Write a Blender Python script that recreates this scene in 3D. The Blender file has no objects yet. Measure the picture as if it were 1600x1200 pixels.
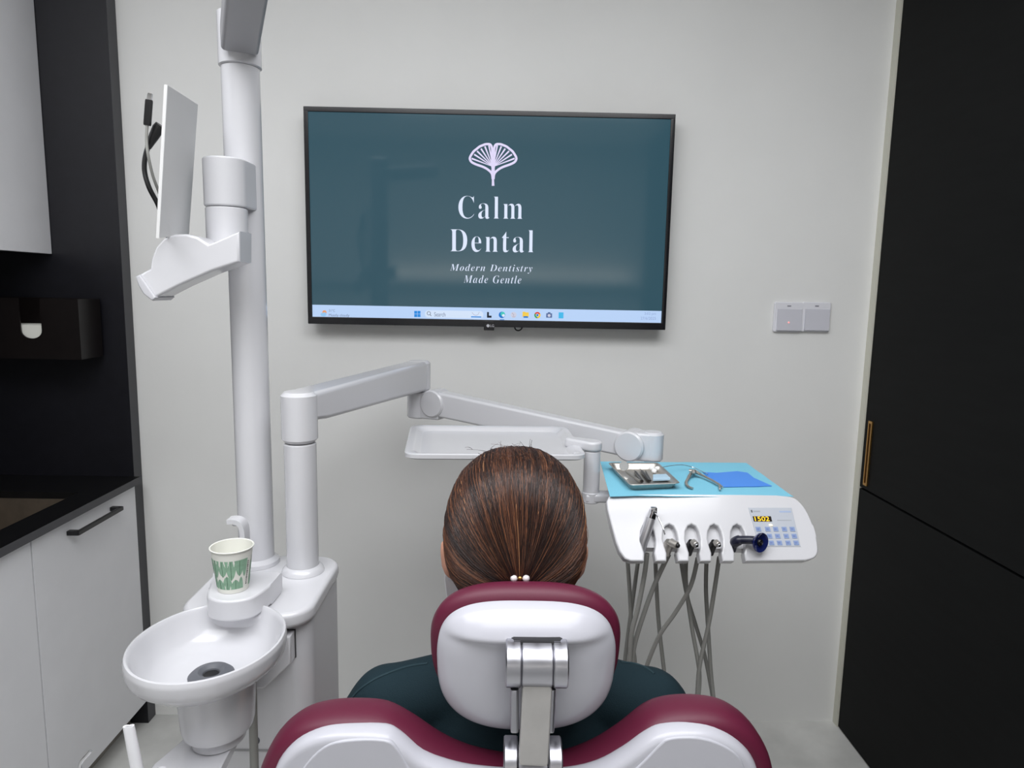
import bpy, bmesh, math, random
from mathutils import Vector, Matrix, noise
from mathutils.bvhtree import BVHTree
random.seed(7)
SC = bpy.context.scene
COL = SC.collection
V = Vector
PI = math.pi

# ------------------------------------------------------------------ camera
F_PX, CAM_H = 1073.6, 1.472
YAW, PITCH, ROLL = math.radians(.7562), math.radians(7.855), math.radians(1.056)
_f = V((math.sin(YAW)*math.cos(PITCH), math.cos(YAW)*math.cos(PITCH), -math.sin(PITCH)))
_r0 = V((math.cos(YAW), -math.sin(YAW), 0)); _u0 = _r0.cross(_f)
_r = math.cos(ROLL)*_r0 + math.sin(ROLL)*_u0
_u = -math.sin(ROLL)*_r0 + math.cos(ROLL)*_u0
EYE = V((0, 0, CAM_H))
cam = bpy.data.cameras.new('camera'); cam_o = bpy.data.objects.new('camera', cam); COL.objects.link(cam_o)
cam.sensor_width = 36; cam.lens = F_PX/1600*36; cam.clip_start = .02
M = Matrix((( _r.x, _u.x, -_f.x, 0), (_r.y, _u.y, -_f.y, 0), (_r.z, _u.z, -_f.z, CAM_H), (0, 0, 0, 1)))
cam_o.matrix_world = M
SC.camera = cam_o
SC.view_settings.view_transform = 'Standard'; SC.view_settings.look = 'None'
SC.view_settings.gamma = 1; SC.view_settings.use_curve_mapping = False
SC.view_settings.exposure = 0.38
w = bpy.data.worlds.new('world'); SC.world = w; w.use_nodes = True
w.node_tree.nodes['Background'].inputs[0].default_value = (.8, .85, 1, 1)
w.node_tree.nodes['Background'].inputs[1].default_value = .0

def area(name, loc, size, power, col=(1, 1, 1), rot=(0, 0, 0), spread=180):
    l = bpy.data.lights.new(name, 'AREA'); l.shape = 'RECTANGLE'; l.size, l.size_y = size
    l.energy = power; l.color = col; l.spread = math.radians(spread)
    o = bpy.data.objects.new(name, l); COL.objects.link(o); o.location = loc; o.rotation_euler = rot
    return o
area('ceiling_light', (-.1, 1.30, 2.69), (2.6, .5), 3, (.97, .98, 1))
area('ceiling_light', (-.2, .35, 2.69), (2.6, .9), 38, (.97, .98, 1))
area('ceiling_light', (.1, -.42, 2.69), (1.8, .5), 12, (.97, .98, 1))
area('cove_light', (.05, -1.62, 1.56), (2.1, .03), 2.6, (1, .92, .8), (math.radians(205), 0, 0))

# ------------------------------------------------------------------ pixel -> world helpers
def ray(px, py): return _f + _r*((px-800)/F_PX) + _u*((600-py)/F_PX)
def at(px, py, y): d = ray(px, py); return EYE + d*(y/d.y)
def atz(px, py, z): d = ray(px, py); return EYE + d*((z-CAM_H)/d.z)
def onplane(px, py, p0, n):
    d = ray(px, py); return EYE + d*((p0-EYE).dot(n)/d.dot(n))

# ------------------------------------------------------------------ materials
def lin(c):
    c = c/255
    return c/12.92 if c <= .04045 else ((c+.055)/1.055)**2.4
_m = {}
def mat(name, rgb, rough=.4, metal=0, coat=0, spec=.5, emit=None, es=0, noise_amt=0, nscale=20, bump=0, bscale=200, stretch=None, trans=0, alpha=1, aniso=0):
    if name in _m: return _m[name]
    m = bpy.data.materials.new(name); m.use_nodes = True
    nt = m.node_tree; b = nt.nodes['Principled BSDF']
    c = tuple(lin(x) for x in rgb)+(1,)
    b.inputs['Base Color'].default_value = c
    b.inputs['Roughness'].default_value = rough
    b.inputs['Metallic'].default_value = metal
    b.inputs['Coat Weight'].default_value = coat
    b.inputs['Coat Roughness'].default_value = .08
    b.inputs['Specular IOR Level'].default_value = spec
    b.inputs['Transmission Weight'].default_value = trans
    b.inputs['Alpha'].default_value = alpha
    b.inputs['Anisotropic'].default_value = aniso
    if emit:
        b.inputs['Emission Color'].default_value = tuple(lin(x) for x in emit)+(1,)
        b.inputs['Emission Strength'].default_value = es
    if noise_amt or bump:
        tc = nt.nodes.new('ShaderNodeTexCoord'); mp = nt.nodes.new('ShaderNodeMapping')
        nt.links.new(tc.outputs['Object'], mp.inputs[0])
        if stretch: mp.inputs['Scale'].default_value = stretch
    if noise_amt:
        n = nt.nodes.new('ShaderNodeTexNoise'); n.inputs['Scale'].default_value = nscale; n.inputs['Detail'].default_value = 5
        nt.links.new(mp.outputs[0], n.inputs['Vector'])
        r = nt.nodes.new('ShaderNodeValToRGB')
        r.color_ramp.elements[0].position = .3; r.color_ramp.elements[1].position = .7
        r.color_ramp.elements[0].color = tuple(x*(1-noise_amt) for x in c[:3])+(1,)
        r.color_ramp.elements[1].color = tuple(min(1, x*(1+noise_amt*.5)) for x in c[:3])+(1,)
        nt.links.new(n.outputs['Fac'], r.inputs[0]); nt.links.new(r.outputs[0], b.inputs['Base Color'])
    if emit and not metal:
        b.inputs['Base Color'].default_value = tuple(x*.15 for x in c[:3])+(1,)
    if bump:
        n2 = nt.nodes.new('ShaderNodeTexNoise'); n2.inputs['Scale'].default_value = bscale; n2.inputs['Detail'].default_value = 3
        nt.links.new(mp.outputs[0], n2.inputs['Vector'])
        bp = nt.nodes.new('ShaderNodeBump'); bp.inputs['Strength'].default_value = bump; bp.inputs['Distance'].default_value = .002
        nt.links.new(n2.outputs['Fac'], bp.inputs['Height']); nt.links.new(bp.outputs[0], b.inputs['Normal'])
    _m[name] = m
    return m
WALL = mat('plaster_wall', (230, 230, 228), .7, noise_amt=.04, nscale=2.2, bump=.15, bscale=40, spec=.25)
FLOOR = mat('marble_floor', (206, 206, 203), .25, noise_amt=.22, nscale=5)
CEIL = mat('ceiling_paint', (235, 235, 235), .8)
PLASTIC = mat('white_plastic', (214, 214, 218), .22, coat=.35)
PLASTIC2 = mat('white_shell_plastic', (192, 192, 200), .26, coat=.2, spec=.35)
GLOSSW = mat('gloss_white', (209, 209, 213), .2, coat=.4)
PLGREY = mat('pale_grey_plastic', (200, 200, 205), .3)
SEAM = mat('dark_seam', (60, 60, 62), .6)
MAROON = mat('maroon_vinyl', (94, 28, 52), .46, bump=.05, bscale=900, spec=.38)
BLACK = mat('black_laminate', (23, 23, 29), .38, noise_amt=.2, nscale=30)
BLACKM = mat('black_stone', (16, 16, 17), .35, noise_amt=.3, nscale=60)
DOORB = mat('charcoal_laminate', (19, 20, 20), .6, spec=.10, noise_amt=.15, nscale=6, stretch=(1, 1, 8))
EDGEB = mat('dark_edge_band', (62, 62, 66), .45)
CABW = mat('white_cabinet', (226, 226, 229), .4, noise_amt=.03, nscale=8)
METAL = mat('satin_metal', (182, 182, 189), .34, metal=1, aniso=.5)
CHROME = mat('chrome', (215, 215, 218), .1, metal=1)
SATIN = mat('satin_steel', (200, 200, 204), .3, metal=.75)
STEEL = mat('brushed_steel', (184, 180, 174), .36, metal=.8, noise_amt=.1, nscale=60)
SINKM = mat('dull_sink_steel', (130, 118, 104), .45, metal=.75, noise_amt=.12, nscale=40)
GOLD = mat('brass', (190, 148, 88), .32, metal=1)
GREYR = mat('grey_rubber', (92, 94, 100), .5)
HOSE = mat('grey_hose', (142, 142, 138), .5)
DARK = mat('black_plastic', (14, 14, 16), .35)
TVB = mat('tv_bezel', (14, 14, 20), .22)
NAVY = mat('navy_plastic', (20, 30, 84), .14, coat=.6)
BIB = mat('blue_paper', (126, 198, 222), .75, bump=.25, bscale=500)
DAM = mat('blue_rubber_sheet', (74, 142, 232), .6)
SKIN = mat('skin', (205, 150, 126), .5)
CLOTH = mat('dark_teal_cloth', (25, 43, 50), .85, bump=.3, bscale=700, spec=.2)
TROUS = mat('dark_trousers', (24, 34, 40), .9)
HAIRD = mat('hair_dark', (38, 23, 20), .38)
HAIRM = mat('hair_brown', (80, 49, 36), .32)
HAIRL = mat('hair_copper', (122, 78, 53), .32)
HAIRB = mat('hair_blond', (190, 140, 98), .36)
PEARL = mat('pearl', (232, 224, 226), .15, coat=.8)
PAPER = mat('paper', (232, 232, 224), .8)
GREEN = mat('leaf_green', (142, 178, 152), .8, noise_amt=.12, nscale=150)
GREEND = mat('leaf_vein', (66, 104, 80), .8)
COTTON = mat('cotton', (245, 245, 245), .9)
LBLUE = mat('pale_blue_plastic', (176, 206, 226), .35)
WHITEP = mat('white_print', (228, 236, 250), .6, emit=(222, 232, 255), es=.66)

# ------------------------------------------------------------------ mesh helpers
ORG = {}
def fin(bm, name, m, parent=None, ang=35, smooth=True):
    bmesh.ops.recalc_face_normals(bm, faces=bm.faces)
    o_ = ORG.get(parent.name, V((0, 0, 0))) if parent else None
    if parent is None:
        c = sum((v.co for v in bm.verts), V())/max(1, len(bm.verts))
        o_ = V((c.x, c.y, min(v.co.z for v in bm.verts)))
    bmesh.ops.translate(bm, vec=-o_, verts=bm.verts)
    me = bpy.data.meshes.new(name); bm.to_mesh(me); bm.free()
    if smooth:
        me.polygons.foreach_set('use_smooth', [True]*len(me.polygons))
        me.set_sharp_from_angle(angle=math.radians(ang))
    if m:
        for k in (m if isinstance(m, (list, tuple)) else [m]): me.materials.append(k)
    o = bpy.data.objects.new(name, me); COL.objects.link(o)
    if smooth and ang == 35:
        wn = o.modifiers.new('weighted', 'WEIGHTED_NORMAL'); wn.keep_sharp = True; wn.weight = 60
    if parent: o.parent = parent
    else: o.location = o_
    ORG[o.name] = o_
    return o
def thing(name, label, cat, loc, group=None):
    o = bpy.data.objects.new(name, None); COL.objects.link(o); o.empty_display_size = .02
    o.location = loc; ORG[o.name] = V(loc); return tag(o, label, cat, group)
def tag(o, label, cat, group=None):
    o['label'] = label; o['category'] = cat
    if group: o['group'] = group
    return o
def struct(o): o['kind'] = 'structure'; return o
def B(): return bmesh.new()
def box(bm, lo, hi, bev=0, seg=2, rot=None, piv=None):
    r = bmesh.ops.create_cube(bm, size=1)
    vs = r['verts']; lo = V(lo); hi = V(hi)
    for v in vs: v.co = V(((lo.x+hi.x)/2+v.co.x*(hi.x-lo.x), (lo.y+hi.y)/2+v.co.y*(hi.y-lo.y), (lo.z+hi.z)/2+v.co.z*(hi.z-lo.z)))
    allv = vs
    if bev:
        es = {e for v in vs for e in v.link_edges}
        rr = bmesh.ops.bevel(bm, geom=list(es), offset=bev, segments=seg, profile=.5, affect='EDGES')
        allv = list({v for f in rr['faces'] for v in f.verts} | {v for v in vs if v.is_valid})
    if rot is not None:
        p = V(piv) if piv is not None else (lo+hi)/2
        for v in allv: v.co = rot @ (v.co-p) + p
    return bm
def frame(d):
    d = d.normalized(); a = V((0, 0, 1)) if abs(d.z) < .95 else V((1, 0, 0))
    x = d.cross(a).normalized(); return x, x.cross(d).normalized()
def loft(bm, rings, cap=True, closed=True):
    R = [[bm.verts.new(p) for p in r] for r in rings]; n = len(R[0])
    for a, b in zip(R, R[1:]):
        for i in range(n if closed else n-1):
            j = (i+1) % n
            try: bm.faces.new((a[i], a[j], b[j], b[i]))
            except ValueError: pass
    if cap:
        bm.faces.new(R[0][::-1]); bm.faces.new(R[-1])
    return bm
def tube(bm, path, r, seg=10, flat=None, cap=True):
    path = [V(p) for p in path]; n = len(path); rings = []
    x = None
    for i, p in enumerate(path):
        d = (path[min(i+1, n-1)]-path[max(i-1, 0)]).normalized()
        if x is None: x, y = frame(d)
        else:
            x = (x-d*x.dot(d)).normalized(); y = x.cross(d)
        y = x.cross(d).normalized()
        if isinstance(r, (list, tuple)):
            q = i/(n-1)*(len(r)-1); k0 = min(int(q), len(r)-2); rr = r[k0]+(r[k0+1]-r[k0])*(q-k0)
        else: rr = r
        rings.append([p + x*rr*math.cos(2*PI*k/seg) + y*rr*(flat or 1)*math.sin(2*PI*k/seg) for k in range(seg)])
    return loft(bm, rings, cap)
def lathe(bm, prof, c, axis=(0, 0, 1), seg=40, sx=1, sy=1, cap=True):
    a = V(axis).normalized()
    if abs(a.z) > .99: x, y = V((1, 0, 0)), V((0, 1, 0))
    else: x, y = frame(a)
    c = V(c)
    rings = [[c + a*h + x*(r*sx*math.cos(2*PI*k/seg)) + y*(r*sy*math.sin(2*PI*k/seg)) for k in range(seg)] for r, h in prof]
    return loft(bm, rings, cap)
def cyl(bm, a, b, r, r2=None, seg=28, bev=.002):
    a, b = V(a), V(b); L = (b-a).length; r2 = r if r2 is None else r2
    return lathe(bm, [(max(r-bev, 1e-4), 0), (r, bev), (r2, L-bev), (max(r2-bev, 1e-4), L)], a, b-a, seg)
def smooth_curve(pts, n=6, closed=False):
    pts = [V(p) for p in pts]; out = []; N = len(pts)
    for i in range(N if closed else N-1):
        g = lambda k: pts[k % N] if closed else pts[max(0, min(N-1, k))]
        a, b, c, d = g(i-1), g(i), g(i+1), g(i+2)
        for k in range(n):
            t = k/n
            out.append(.5*((2*b)+(c-a)*t+(2*a-5*b+4*c-d)*t*t+(3*b-a-3*c+d)*t**3))
    if not closed: out.append(pts[-1])
    return out
def prism(bm, pts, vec, bev=0, seg=3, both=True):
    """solid from a planar outline pushed along vec, with rounded cap edges"""
    vec = V(vec); b0 = bm if False else bmesh.new()
    f = b0.faces.new([b0.verts.new(p) for p in pts])
    r = bmesh.ops.extrude_face_region(b0, geom=[f])
    nv = [g for g in r['geom'] if isinstance(g, bmesh.types.BMVert)]
    nf = [g for g in r['geom'] if isinstance(g, bmesh.types.BMFace)]
    for v in nv: v.co += vec
    if bev:
        es = set(nf[0].edges)
        if both: es |= set(f.edges) if f.is_valid else set()
        bmesh.ops.bevel(b0, geom=list(es), offset=bev, segments=seg, profile=.5, affect='EDGES', clamp_overlap=True)
    bmesh.ops.recalc_face_normals(b0, faces=b0.faces)
    me = bpy.data.meshes.new('tmp'); b0.to_mesh(me); b0.free(); bm.from_mesh(me); bpy.data.meshes.remove(me)
    return bm
def beam(bm, p0, p1, w0, h0, w1, h1, up=(0, 0, 1), rad=.3, seg=5, ends=True):
    """rounded-rectangle bar"""
    p0, p1 = V(p0), V(p1); d = (p1-p0).normalized(); x = d.cross(V(up)).normalized(); y = x.cross(d).normalized()
    def ring(p, w_, h_):
        r = rad*min(w_, h_); out = []
        for cx, cy, a0 in ((1, 1, 0), (-1, 1, 90), (-1, -1, 180), (1, -1, 270)):
            for k in range(seg+1):
                a = math.radians(a0+90*k/seg)
                out.append(p + x*(cx*(w_/2-r)+r*math.cos(a)) + y*(cy*(h_/2-r)+r*math.sin(a)))
        return out
    rings = [ring(p0+d*.003, w0, h0), ring(p1-d*.003, w1, h1)]
    if ends: rings = [ring(p0, w0*.92, h0*.92)]+rings+[ring(p1, w1*.92, h1*.92)]
    return loft(bm, rings)
def rrect(cx, cy, a, b, r, seg=6):
    out = []
    for sx, sy, a0 in ((1, 1, 0), (-1, 1, 90), (-1, -1, 180), (1, -1, 270)):
        for k in range(seg+1):
            t = math.radians(a0+90*k/seg)
            out.append((cx+sx*(a-r)+r*math.cos(t), cy+sy*(b-r)+r*math.sin(t)))
    return out
def ball(bm, c, r, sub=2, s=(1, 1, 1), rot=None):
    v = bmesh.ops.create_uvsphere(bm, u_segments=20, v_segments=12, radius=1)['verts']
    c = V(c)
    for q in v:
        p = V((q.co.x*s[0]*r, q.co.y*s[1]*r, q.co.z*s[2]*r))
        if rot is not None: p = rot @ p
        q.co = p+c
    return bm
def capsule(bm, p0, r0, p1, r1, seg=18, sy=1):
    p0, p1 = V(p0), V(p1); L = (p1-p0).length; pr = []
    for k in range(1, 6): a = PI/2*k/5; pr.append((max(1e-4, r0*math.sin(a)), -r0*math.cos(a)))
    for k in range(0, 5): a = PI/2*k/5; pr.append((max(1e-4, r1*math.cos(a)), L+r1*math.sin(a)))
    return lathe(bm, pr, p0, p1-p0, seg, 1, sy)
def remeshed(bm, name, m, parent, vox, it=8, fac=.5):
    """one continuous skin over overlapping masses"""
    me = bpy.data.meshes.new('tmp'); bm.to_mesh(me); bm.free()
    o = bpy.data.objects.new('tmp', me); COL.objects.link(o)
    r = o.modifiers.new('r', 'REMESH'); r.mode = 'VOXEL'; r.voxel_size = vox
    s = o.modifiers.new('s', 'SMOOTH'); s.iterations = it; s.factor = fac
    dg = bpy.context.evaluated_depsgraph_get(); dg.update()
    me2 = bpy.data.meshes.new_from_object(o.evaluated_get(dg))
    b = bmesh.new(); b.from_mesh(me2)
    bpy.data.objects.remove(o); bpy.data.meshes.remove(me); bpy.data.meshes.remove(me2)
    return fin(b, name, m, parent, ang=80)
def text_bm(body, spacing=1, offset=0, depth=0):
    c = bpy.data.curves.new('t', 'FONT'); c.body = body; c.space_character = spacing; c.offset = offset; c.resolution_u = 6
    o = bpy.data.objects.new('t', c); COL.objects.link(o)
    dg = bpy.context.evaluated_depsgraph_get(); dg.update()
    me = bpy.data.meshes.new_from_object(o.evaluated_get(dg)); b = bmesh.new(); b.from_mesh(me)
    bpy.data.objects.remove(o); bpy.data.meshes.remove(me); bpy.data.curves.remove(c)
    return b
def text_on(body, box4, name, m, parent, spacing=1, offset=0):
    """lettering fitted to the quad TL, TR, BL given as world points"""
    tl, tr, bl = box4; b = text_bm(body, spacing, offset)
    xs = [v.co.x for v in b.verts]; ys = [v.co.y for v in b.verts]
    x0, x1, y0, y1 = min(xs), max(xs), min(ys), max(ys)
    for v in b.verts:
        s, t = (v.co.x-x0)/(x1-x0), (y1-v.co.y)/(y1-y0)
        v.co = tl + (tr-tl)*s + (bl-tl)*t
    return fin(b, name, m, parent, smooth=False)

# ------------------------------------------------------------------ the room
XR, XL, YB, YR, ZC = 1.19, -1.80, 2.2, -1.7, 2.7
struct(fin(box(B(), (XL-.1, YB, -.05), (XR+.5, YB+.1, ZC+.05)), 'wall_back', WALL))
struct(fin(box(B(), (XL-.1, YR-.1, -.05), (XL, YB, ZC+.05)), 'wall_left', WALL))
struct(fin(box(B(), (XR+.02, YR-.1, -.05), (XR+.12, YB, ZC+.05)), 'wall_right', WALL))
struct(fin(box(B(), (XL, YR-.1, -.05), (XR+.02, YR, ZC+.05)), 'wall_rear', WALL))
struct(fin(box(B(), (XL, YR, -.05), (XR+.02, YB, 0)), 'floor', FLOOR))
struct(fin(box(B(), (XL, YR, ZC), (XR+.02, YB, ZC+.05)), 'ceiling', CEIL))
struct(fin(box(B(), (XR-.022, YB-.03, 0), (XR+.02, YB, ZC)), 'trim_1', mat('cream_trim', (206, 205, 192), .6)))
lg = struct(fin(box(B(), (XL, YR, 1.50), (XR+.02, YR+.12, 1.53), .004), 'trim_2', CABW))

# tall black cupboard along the right side
ZG = .852
cup_r = thing('tall_cupboard', 'tall matt black cupboard along the right side with brass recessed pull', 'cupboard', (XR, 1.0, 0))
fin(box(B(), (XR-.002, YR+.05, 0), (XR+.018, YB-.032, ZC-.002)), 'carcass', DARK, cup_r)
ud = fin(box(B(), (XR-.0185, .3, ZG+.003), (XR-.002, YB-.032, ZC-.004), .0015), 'upper_door', DOORB, cup_r)
fin(box(B(), (XR-.0185, .3, .004), (XR-.002, YB-.032, ZG-.003), .0015), 'lower_door', DOORB, cup_r)
fin(box(B(), (XR-.0185, YR+.06, ZG+.003), (XR-.002, .297, ZC-.004), .0015), 'upper_door', DOORB, cup_r)
fin(box(B(), (XR-.0185, YR+.06, .004), (XR-.002, .297, ZG-.003), .0015), 'lower_door', DOORB, cup_r)
hb = B(); hx = XR-.0185
for lo, hi in (((2.120, .868), (2.125, 1.078)), ((2.137, .868), (2.142, 1.078)), ((2.125, .868), (2.137, .876)), ((2.125, 1.070), (2.137, 1.078))):
    box(hb, (hx-.005, lo[0], lo[1]), (hx+.001, hi[0], hi[1]), .0008)
hd = fin(hb, 'flush_pull', GOLD, ud)
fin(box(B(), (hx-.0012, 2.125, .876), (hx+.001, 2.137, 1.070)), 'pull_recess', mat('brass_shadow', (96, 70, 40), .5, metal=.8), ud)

# ------------------------------------------------------------------ kitchenette, left
CX = -1.16            # worktop front edge
ep = struct(fin(box(B(), (XL, YB-.048, 0), (CX-.016, YB, ZC), .001), 'wall_niche', [BLACK, EDGEB]))
for p in ep.data.polygons:
    if p.normal.x > .9: p.material_index = 1
struct(fin(box(B(), (XL, -.6, .86), (XL+.015, YB-.048, ZC)), 'wall_splash', BLACK))
NY = YB-.048
# base cabinets: two doors seen
def base_cabinet(y0, y1, label, handle):
    t = thing('base_cabinet', label, 'cabinet', ((XL+CX)/2, (y0+y1)/2, 0), 'white base cabinets under the worktop')
    b = B()
    box(b, (XL+.018, y0+.001, .08), (CX-.034, y0+.018, .835)); box(b, (XL+.018, y1-.018, .08), (CX-.034, y1-.001, .835))
    box(b, (XL+.018, y0+.018, .08), (CX-.034, y1-.018, .098)); box(b, (XL+.018, y0+.018, .098), (XL+.03, y1-.018, .835))
    fin(b, 'body', CABW, t)
    d = fin(box(B(), (CX-.033, y0+.0015, .085), (CX-.014, y1-.0015, .832), .001), 'door', CABW, t)
    if handle:
        ya, yb_ = handle; x = CX-.014; z = .795
        b = B(); beam(b, (x+.028, ya, z), (x+.028, yb_, z), .010, .012, .010, .012, rad=.12)
        for q in (ya+.007, yb_-.007): box(b, (x-.001, q-.008, z-.006), (x+.03, q+.008, z+.006), .001)
        fin(b, 'handle', DARK, d)
    fin(box(B(), (CX-.09, y0+.001, 0), (CX-.075, y1-.001, .08)), 'plinth', mat('plinth_grey', (150, 146, 138), .35), t)
    return t
base_cabinet(1.662, NY-.002, 'white base cabinet with a black bar handle, below the black worktop by the corner', (1.80, 2.02))
base_cabinet(1.12, 1.660, 'white base cabinet without visible handle at the left edge, nearer than the handled one', None)
# worktop with a sink cut-out
SX0, SX1, SY0, SY1 = XL+.14, -1.243, 1.50, 1.972
b = B(); zt0, zt1 = .8365, .8565
for lo, hi in (((XL+.016, .6), (SX0, NY-.001)), ((SX1, .6), (CX, NY-.001)), ((SX0, .6), (SX1, SY0)), ((SX0, SY1), (SX1, NY-.001))):
    box(b, (lo[0], lo[1], zt0), (hi[0], hi[1], zt1))
box(b, (CX-.001, .6, zt0-.002), (CX+.004, NY-.001, zt1))
wt = fin(b, 'worktop', [BLACKM, EDGEB], None)
for p in wt.data.polygons:
    if p.normal.x > .9 and p.center.x+wt.location.x > CX: p.material_index = 1
tag(wt, 'black stone worktop with a sink cut-out along the left wall', 'worktop')
sk = thing('sink', 'dull steel undermount sink set into the black worktop', 'sink', ((SX0+SX1)/2, (SY0+SY1)/2, .66))
def ringz(z, ins): return [V((x, y, z)) for x, y in rrect((SX0+SX1)/2, (SY0+SY1)/2, (SX1-SX0)/2-ins, (SY1-SY0)/2-ins, .045)]
b = B(); loft(b, [ringz(zt0-.0005, -.012), ringz(zt0-.0005, .002), ringz(.71, .012), ringz(.68, .03), ringz(.675, .05), ringz(.665, .05), ringz(.668, .02), ringz(.70, .006), ringz(zt0-.004, -.004), ringz(zt0-.004, -.012)], cap=False)
b.faces.new([b.verts.new(p) for p in ringz(.675, .05)])
fin(b, 'basin', SINKM, sk)
cyl(b := B(), ((SX0+SX1)/2, (SY0+SY1)/2, .6755), ((SX0+SX1)/2, (SY0+SY1)/2, .679), .03); fin(b, 'drain', STEEL, sk)
fa = thing('faucet', 'chrome tap behind the sink, just at the left edge', 'tap', (XL+.08, 1.75, zt1))
b = B(); cyl(b, (XL+.08, 1.75, zt1+.0005), (XL+.08, 1.75, zt1+.02), .024)
tube(b, smooth_curve([(XL+.08, 1.75, zt1+.02), (XL+.08, 1.75, 1.02), (XL+.12, 1.75, 1.07), (XL+.18, 1.75, 1.07), (XL+.21, 1.75, 1.03), (XL+.21, 1.75, .99)]), .011, 12); fin(b, 'spout', CHROME, fa)
b = B(); cyl(b, (XL+.08, 1.726, zt1+.045), (XL+.08, 1.68, zt1+.06), .008, .006); fin(b, 'lever', CHROME, fa)
# wall cabinet
UX, UZ = -1.385, 1.553
uc = thing('wall_cabinet', 'white wall cabinet at the upper left above the black niche', 'cabinet', ((XL+UX)/2, 1.5, UZ))
fin(box(B(), (XL+.017, .5, UZ+.001), (UX-.022, NY-.002, 2.5)), 'body', BLACK, uc)
for y0, y1 in ((1.35, NY-.002), (.5, 1.347)):
    fin(box(B(), (UX-.02, y0, UZ), (UX, y1, 2.5), .001), 'door', CABW, uc)
# towel dispenser in the niche
td = thing('towel_dispenser', 'dark brown paper towel dispenser box in the black niche, white paper showing', 'dispenser', (-1.5, 2.09, 1.243))
TY = 2.03; DB = mat('dark_brown_box', (18, 13, 13), .35, noise_amt=.2, nscale=30)
z0, z1 = 1.243, 1.420; sx0, sx1 = at(31, 500, TY).x, at(64, 500, TY).x; szb = at(48, 529, TY).z
pts = [(-1.78, z0), (-1.243, z0), (-1.243, z1), (sx1, z1), (sx1, szb+.024)]
cxs = (sx0+sx1)/2; rs = (sx1-sx0)/2
pts += [(cxs+rs*math.cos(a), szb+.024-rs*.78*math.sin(a)) for a in [PI*k/12 for k in range(1, 12)]]
pts += [(sx0, szb+.024), (sx0, z1), (-1.78, z1)]
b = B(); prism(b, [V((x, TY, z)) for x, z in pts], (0, .004, 0))
box(b, (-1.78, TY+.004, z0), (-1.243, TY+.11, z0+.004)); box(b, (-1.247, TY+.004, z0+.004), (-1.243, TY+.11, z1)); box(b, (-1.78, TY+.004, z0+.004), (-1.776, TY+.11, z1))
box(b, (-1.776, TY+.106, z0+.004), (-1.247, TY+.11, z1))
fin(b, 'case', DB, td, smooth=False)
fin(box(B(), (-1.70, TY+.010, z0+.006), (-1.30, TY+.09, at(48, 508, TY).z)), 'paper_stack', PAPER, td)

# ------------------------------------------------------------------ television
TY0 = 2.138
tvw, tvh, tcx, tcz = 1.108, .6435, -.0518, 1.6765
tv = thing('television', 'wall mounted flat television showing a green dental clinic desktop', 'television', (tcx, 2.16, tcz-tvh/2))
x0, x1, zb, ztp = tcx-tvw/2, tcx+tvw/2, tcz-tvh/2, tcz+tvh/2
b = B()
box(b, (x0, TY0-.003, ztp-.015), (x1, TY0+.03, ztp), .002); box(b, (x0, TY0-.003, zb), (x1, TY0+.03, zb+.022), .002)
box(b, (x0, TY0-.003, zb+.02), (x0+.0135, TY0+.03, ztp-.013), .002); box(b, (x1-.0135, TY0-.003, zb+.02), (x1, TY0+.03, ztp-.013), .002)
fin(b, 'bezel', TVB, tv)
fin(box(B(), (x0+.01, TY0+.012, zb+.01), (x1-.01, TY0+.04, ztp-.01), .004), 'back_cover', DARK, tv)
fin(box(B(), (-.4, TY0+.04, 1.5), (.3, YB-.001, 1.85)), 'wall_bracket', DARK, tv)
scr = fin(box(B(), (x0+.012, TY0+.0005, zb+.02), (x1-.012, TY0+.006, ztp-.013)), 'screen', None, tv, smooth=False)
m = bpy.data.materials.new('screen_wallpaper'); m.use_nodes = True; nt = m.node_tree; pb = nt.nodes['Principled BSDF']
pb.inputs['Base Color'].default_value = (.012, .014, .016, 1); pb.inputs['Roughness'].default_value = .07; pb.inputs['Specular IOR Level'].default_value = .5
pb.inputs['Emission Color'].default_value = tuple(lin(c) for c in (52, 88, 102))+(1,); pb.inputs['Emission Strength'].default_value = .60
scr.data.materials.append(m)
def sq(bm, px0, py0, px1, py1, y=TY0, th=.0004, r=0):
    """small rounded tile lying on the screen"""
    a, c = at(px0, py0, y), at(px1, py1, y)
    pts = [V((x, y, z)) for x, z in rrect((a.x+c.x)/2, (a.z+c.z)/2, abs(c.x-a.x)/2, abs(a.z-c.z)/2, max(r, .0003), 5)]
    return prism(bm, pts, (0, -th, 0))
def glow(name, rgb, s=.66): return mat(name, rgb, .25, emit=rgb, es=s, spec=.3)
z_t, z_b = zb+.0225, zb+.0225+.039
bar = fin(box(B(), (x0+.0142, TY0-.0001, zb+.022), (x1-.0142, TY0+.002, at(760, 481, TY0).z)), 'taskbar', glow('taskbar_blue', (188, 214, 250)), scr, smooth=False)
def disc(bm, px, py, rpx, y=TY0-.0006, th=.0003, squash=1):
    c = at(px, py, y); r = rpx*2.14/F_PX
    return prism(bm, [c+V((r*math.cos(2*PI*k/24), 0, r*squash*math.sin(2*PI*k/24))) for k in range(24)], (0, -th, 0))
b = B(); sq(b, 664, 484.6, 755, 497.6, TY0-.0002, .0003, .010); fin(b, 'search_field', glow('search_white', (214, 230, 252)), scr)
b = B()
for i in (0, 1):
    for j in (0, 1): sq(b, 647.3+i*5.1, 485.8+j*5, 651.9+i*5.1, 490.4+j*5, TY0-.0003)
fin(b, 'start_icon', glow('icon_azure', (40, 140, 225)), scr)
b = B(); p = at(670, 490, TY0-.0008); 
tube(b, [p+V((.0052*math.cos(a), 0, .0052*math.sin(a)+.001)) for a in [2*PI*k/20 for k in range(21)]], .0008, 6); tube(b, [p+V((.0038, 0, -.0032)), p+V((.0078, 0, -.0072))], .0009, 6)
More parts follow.
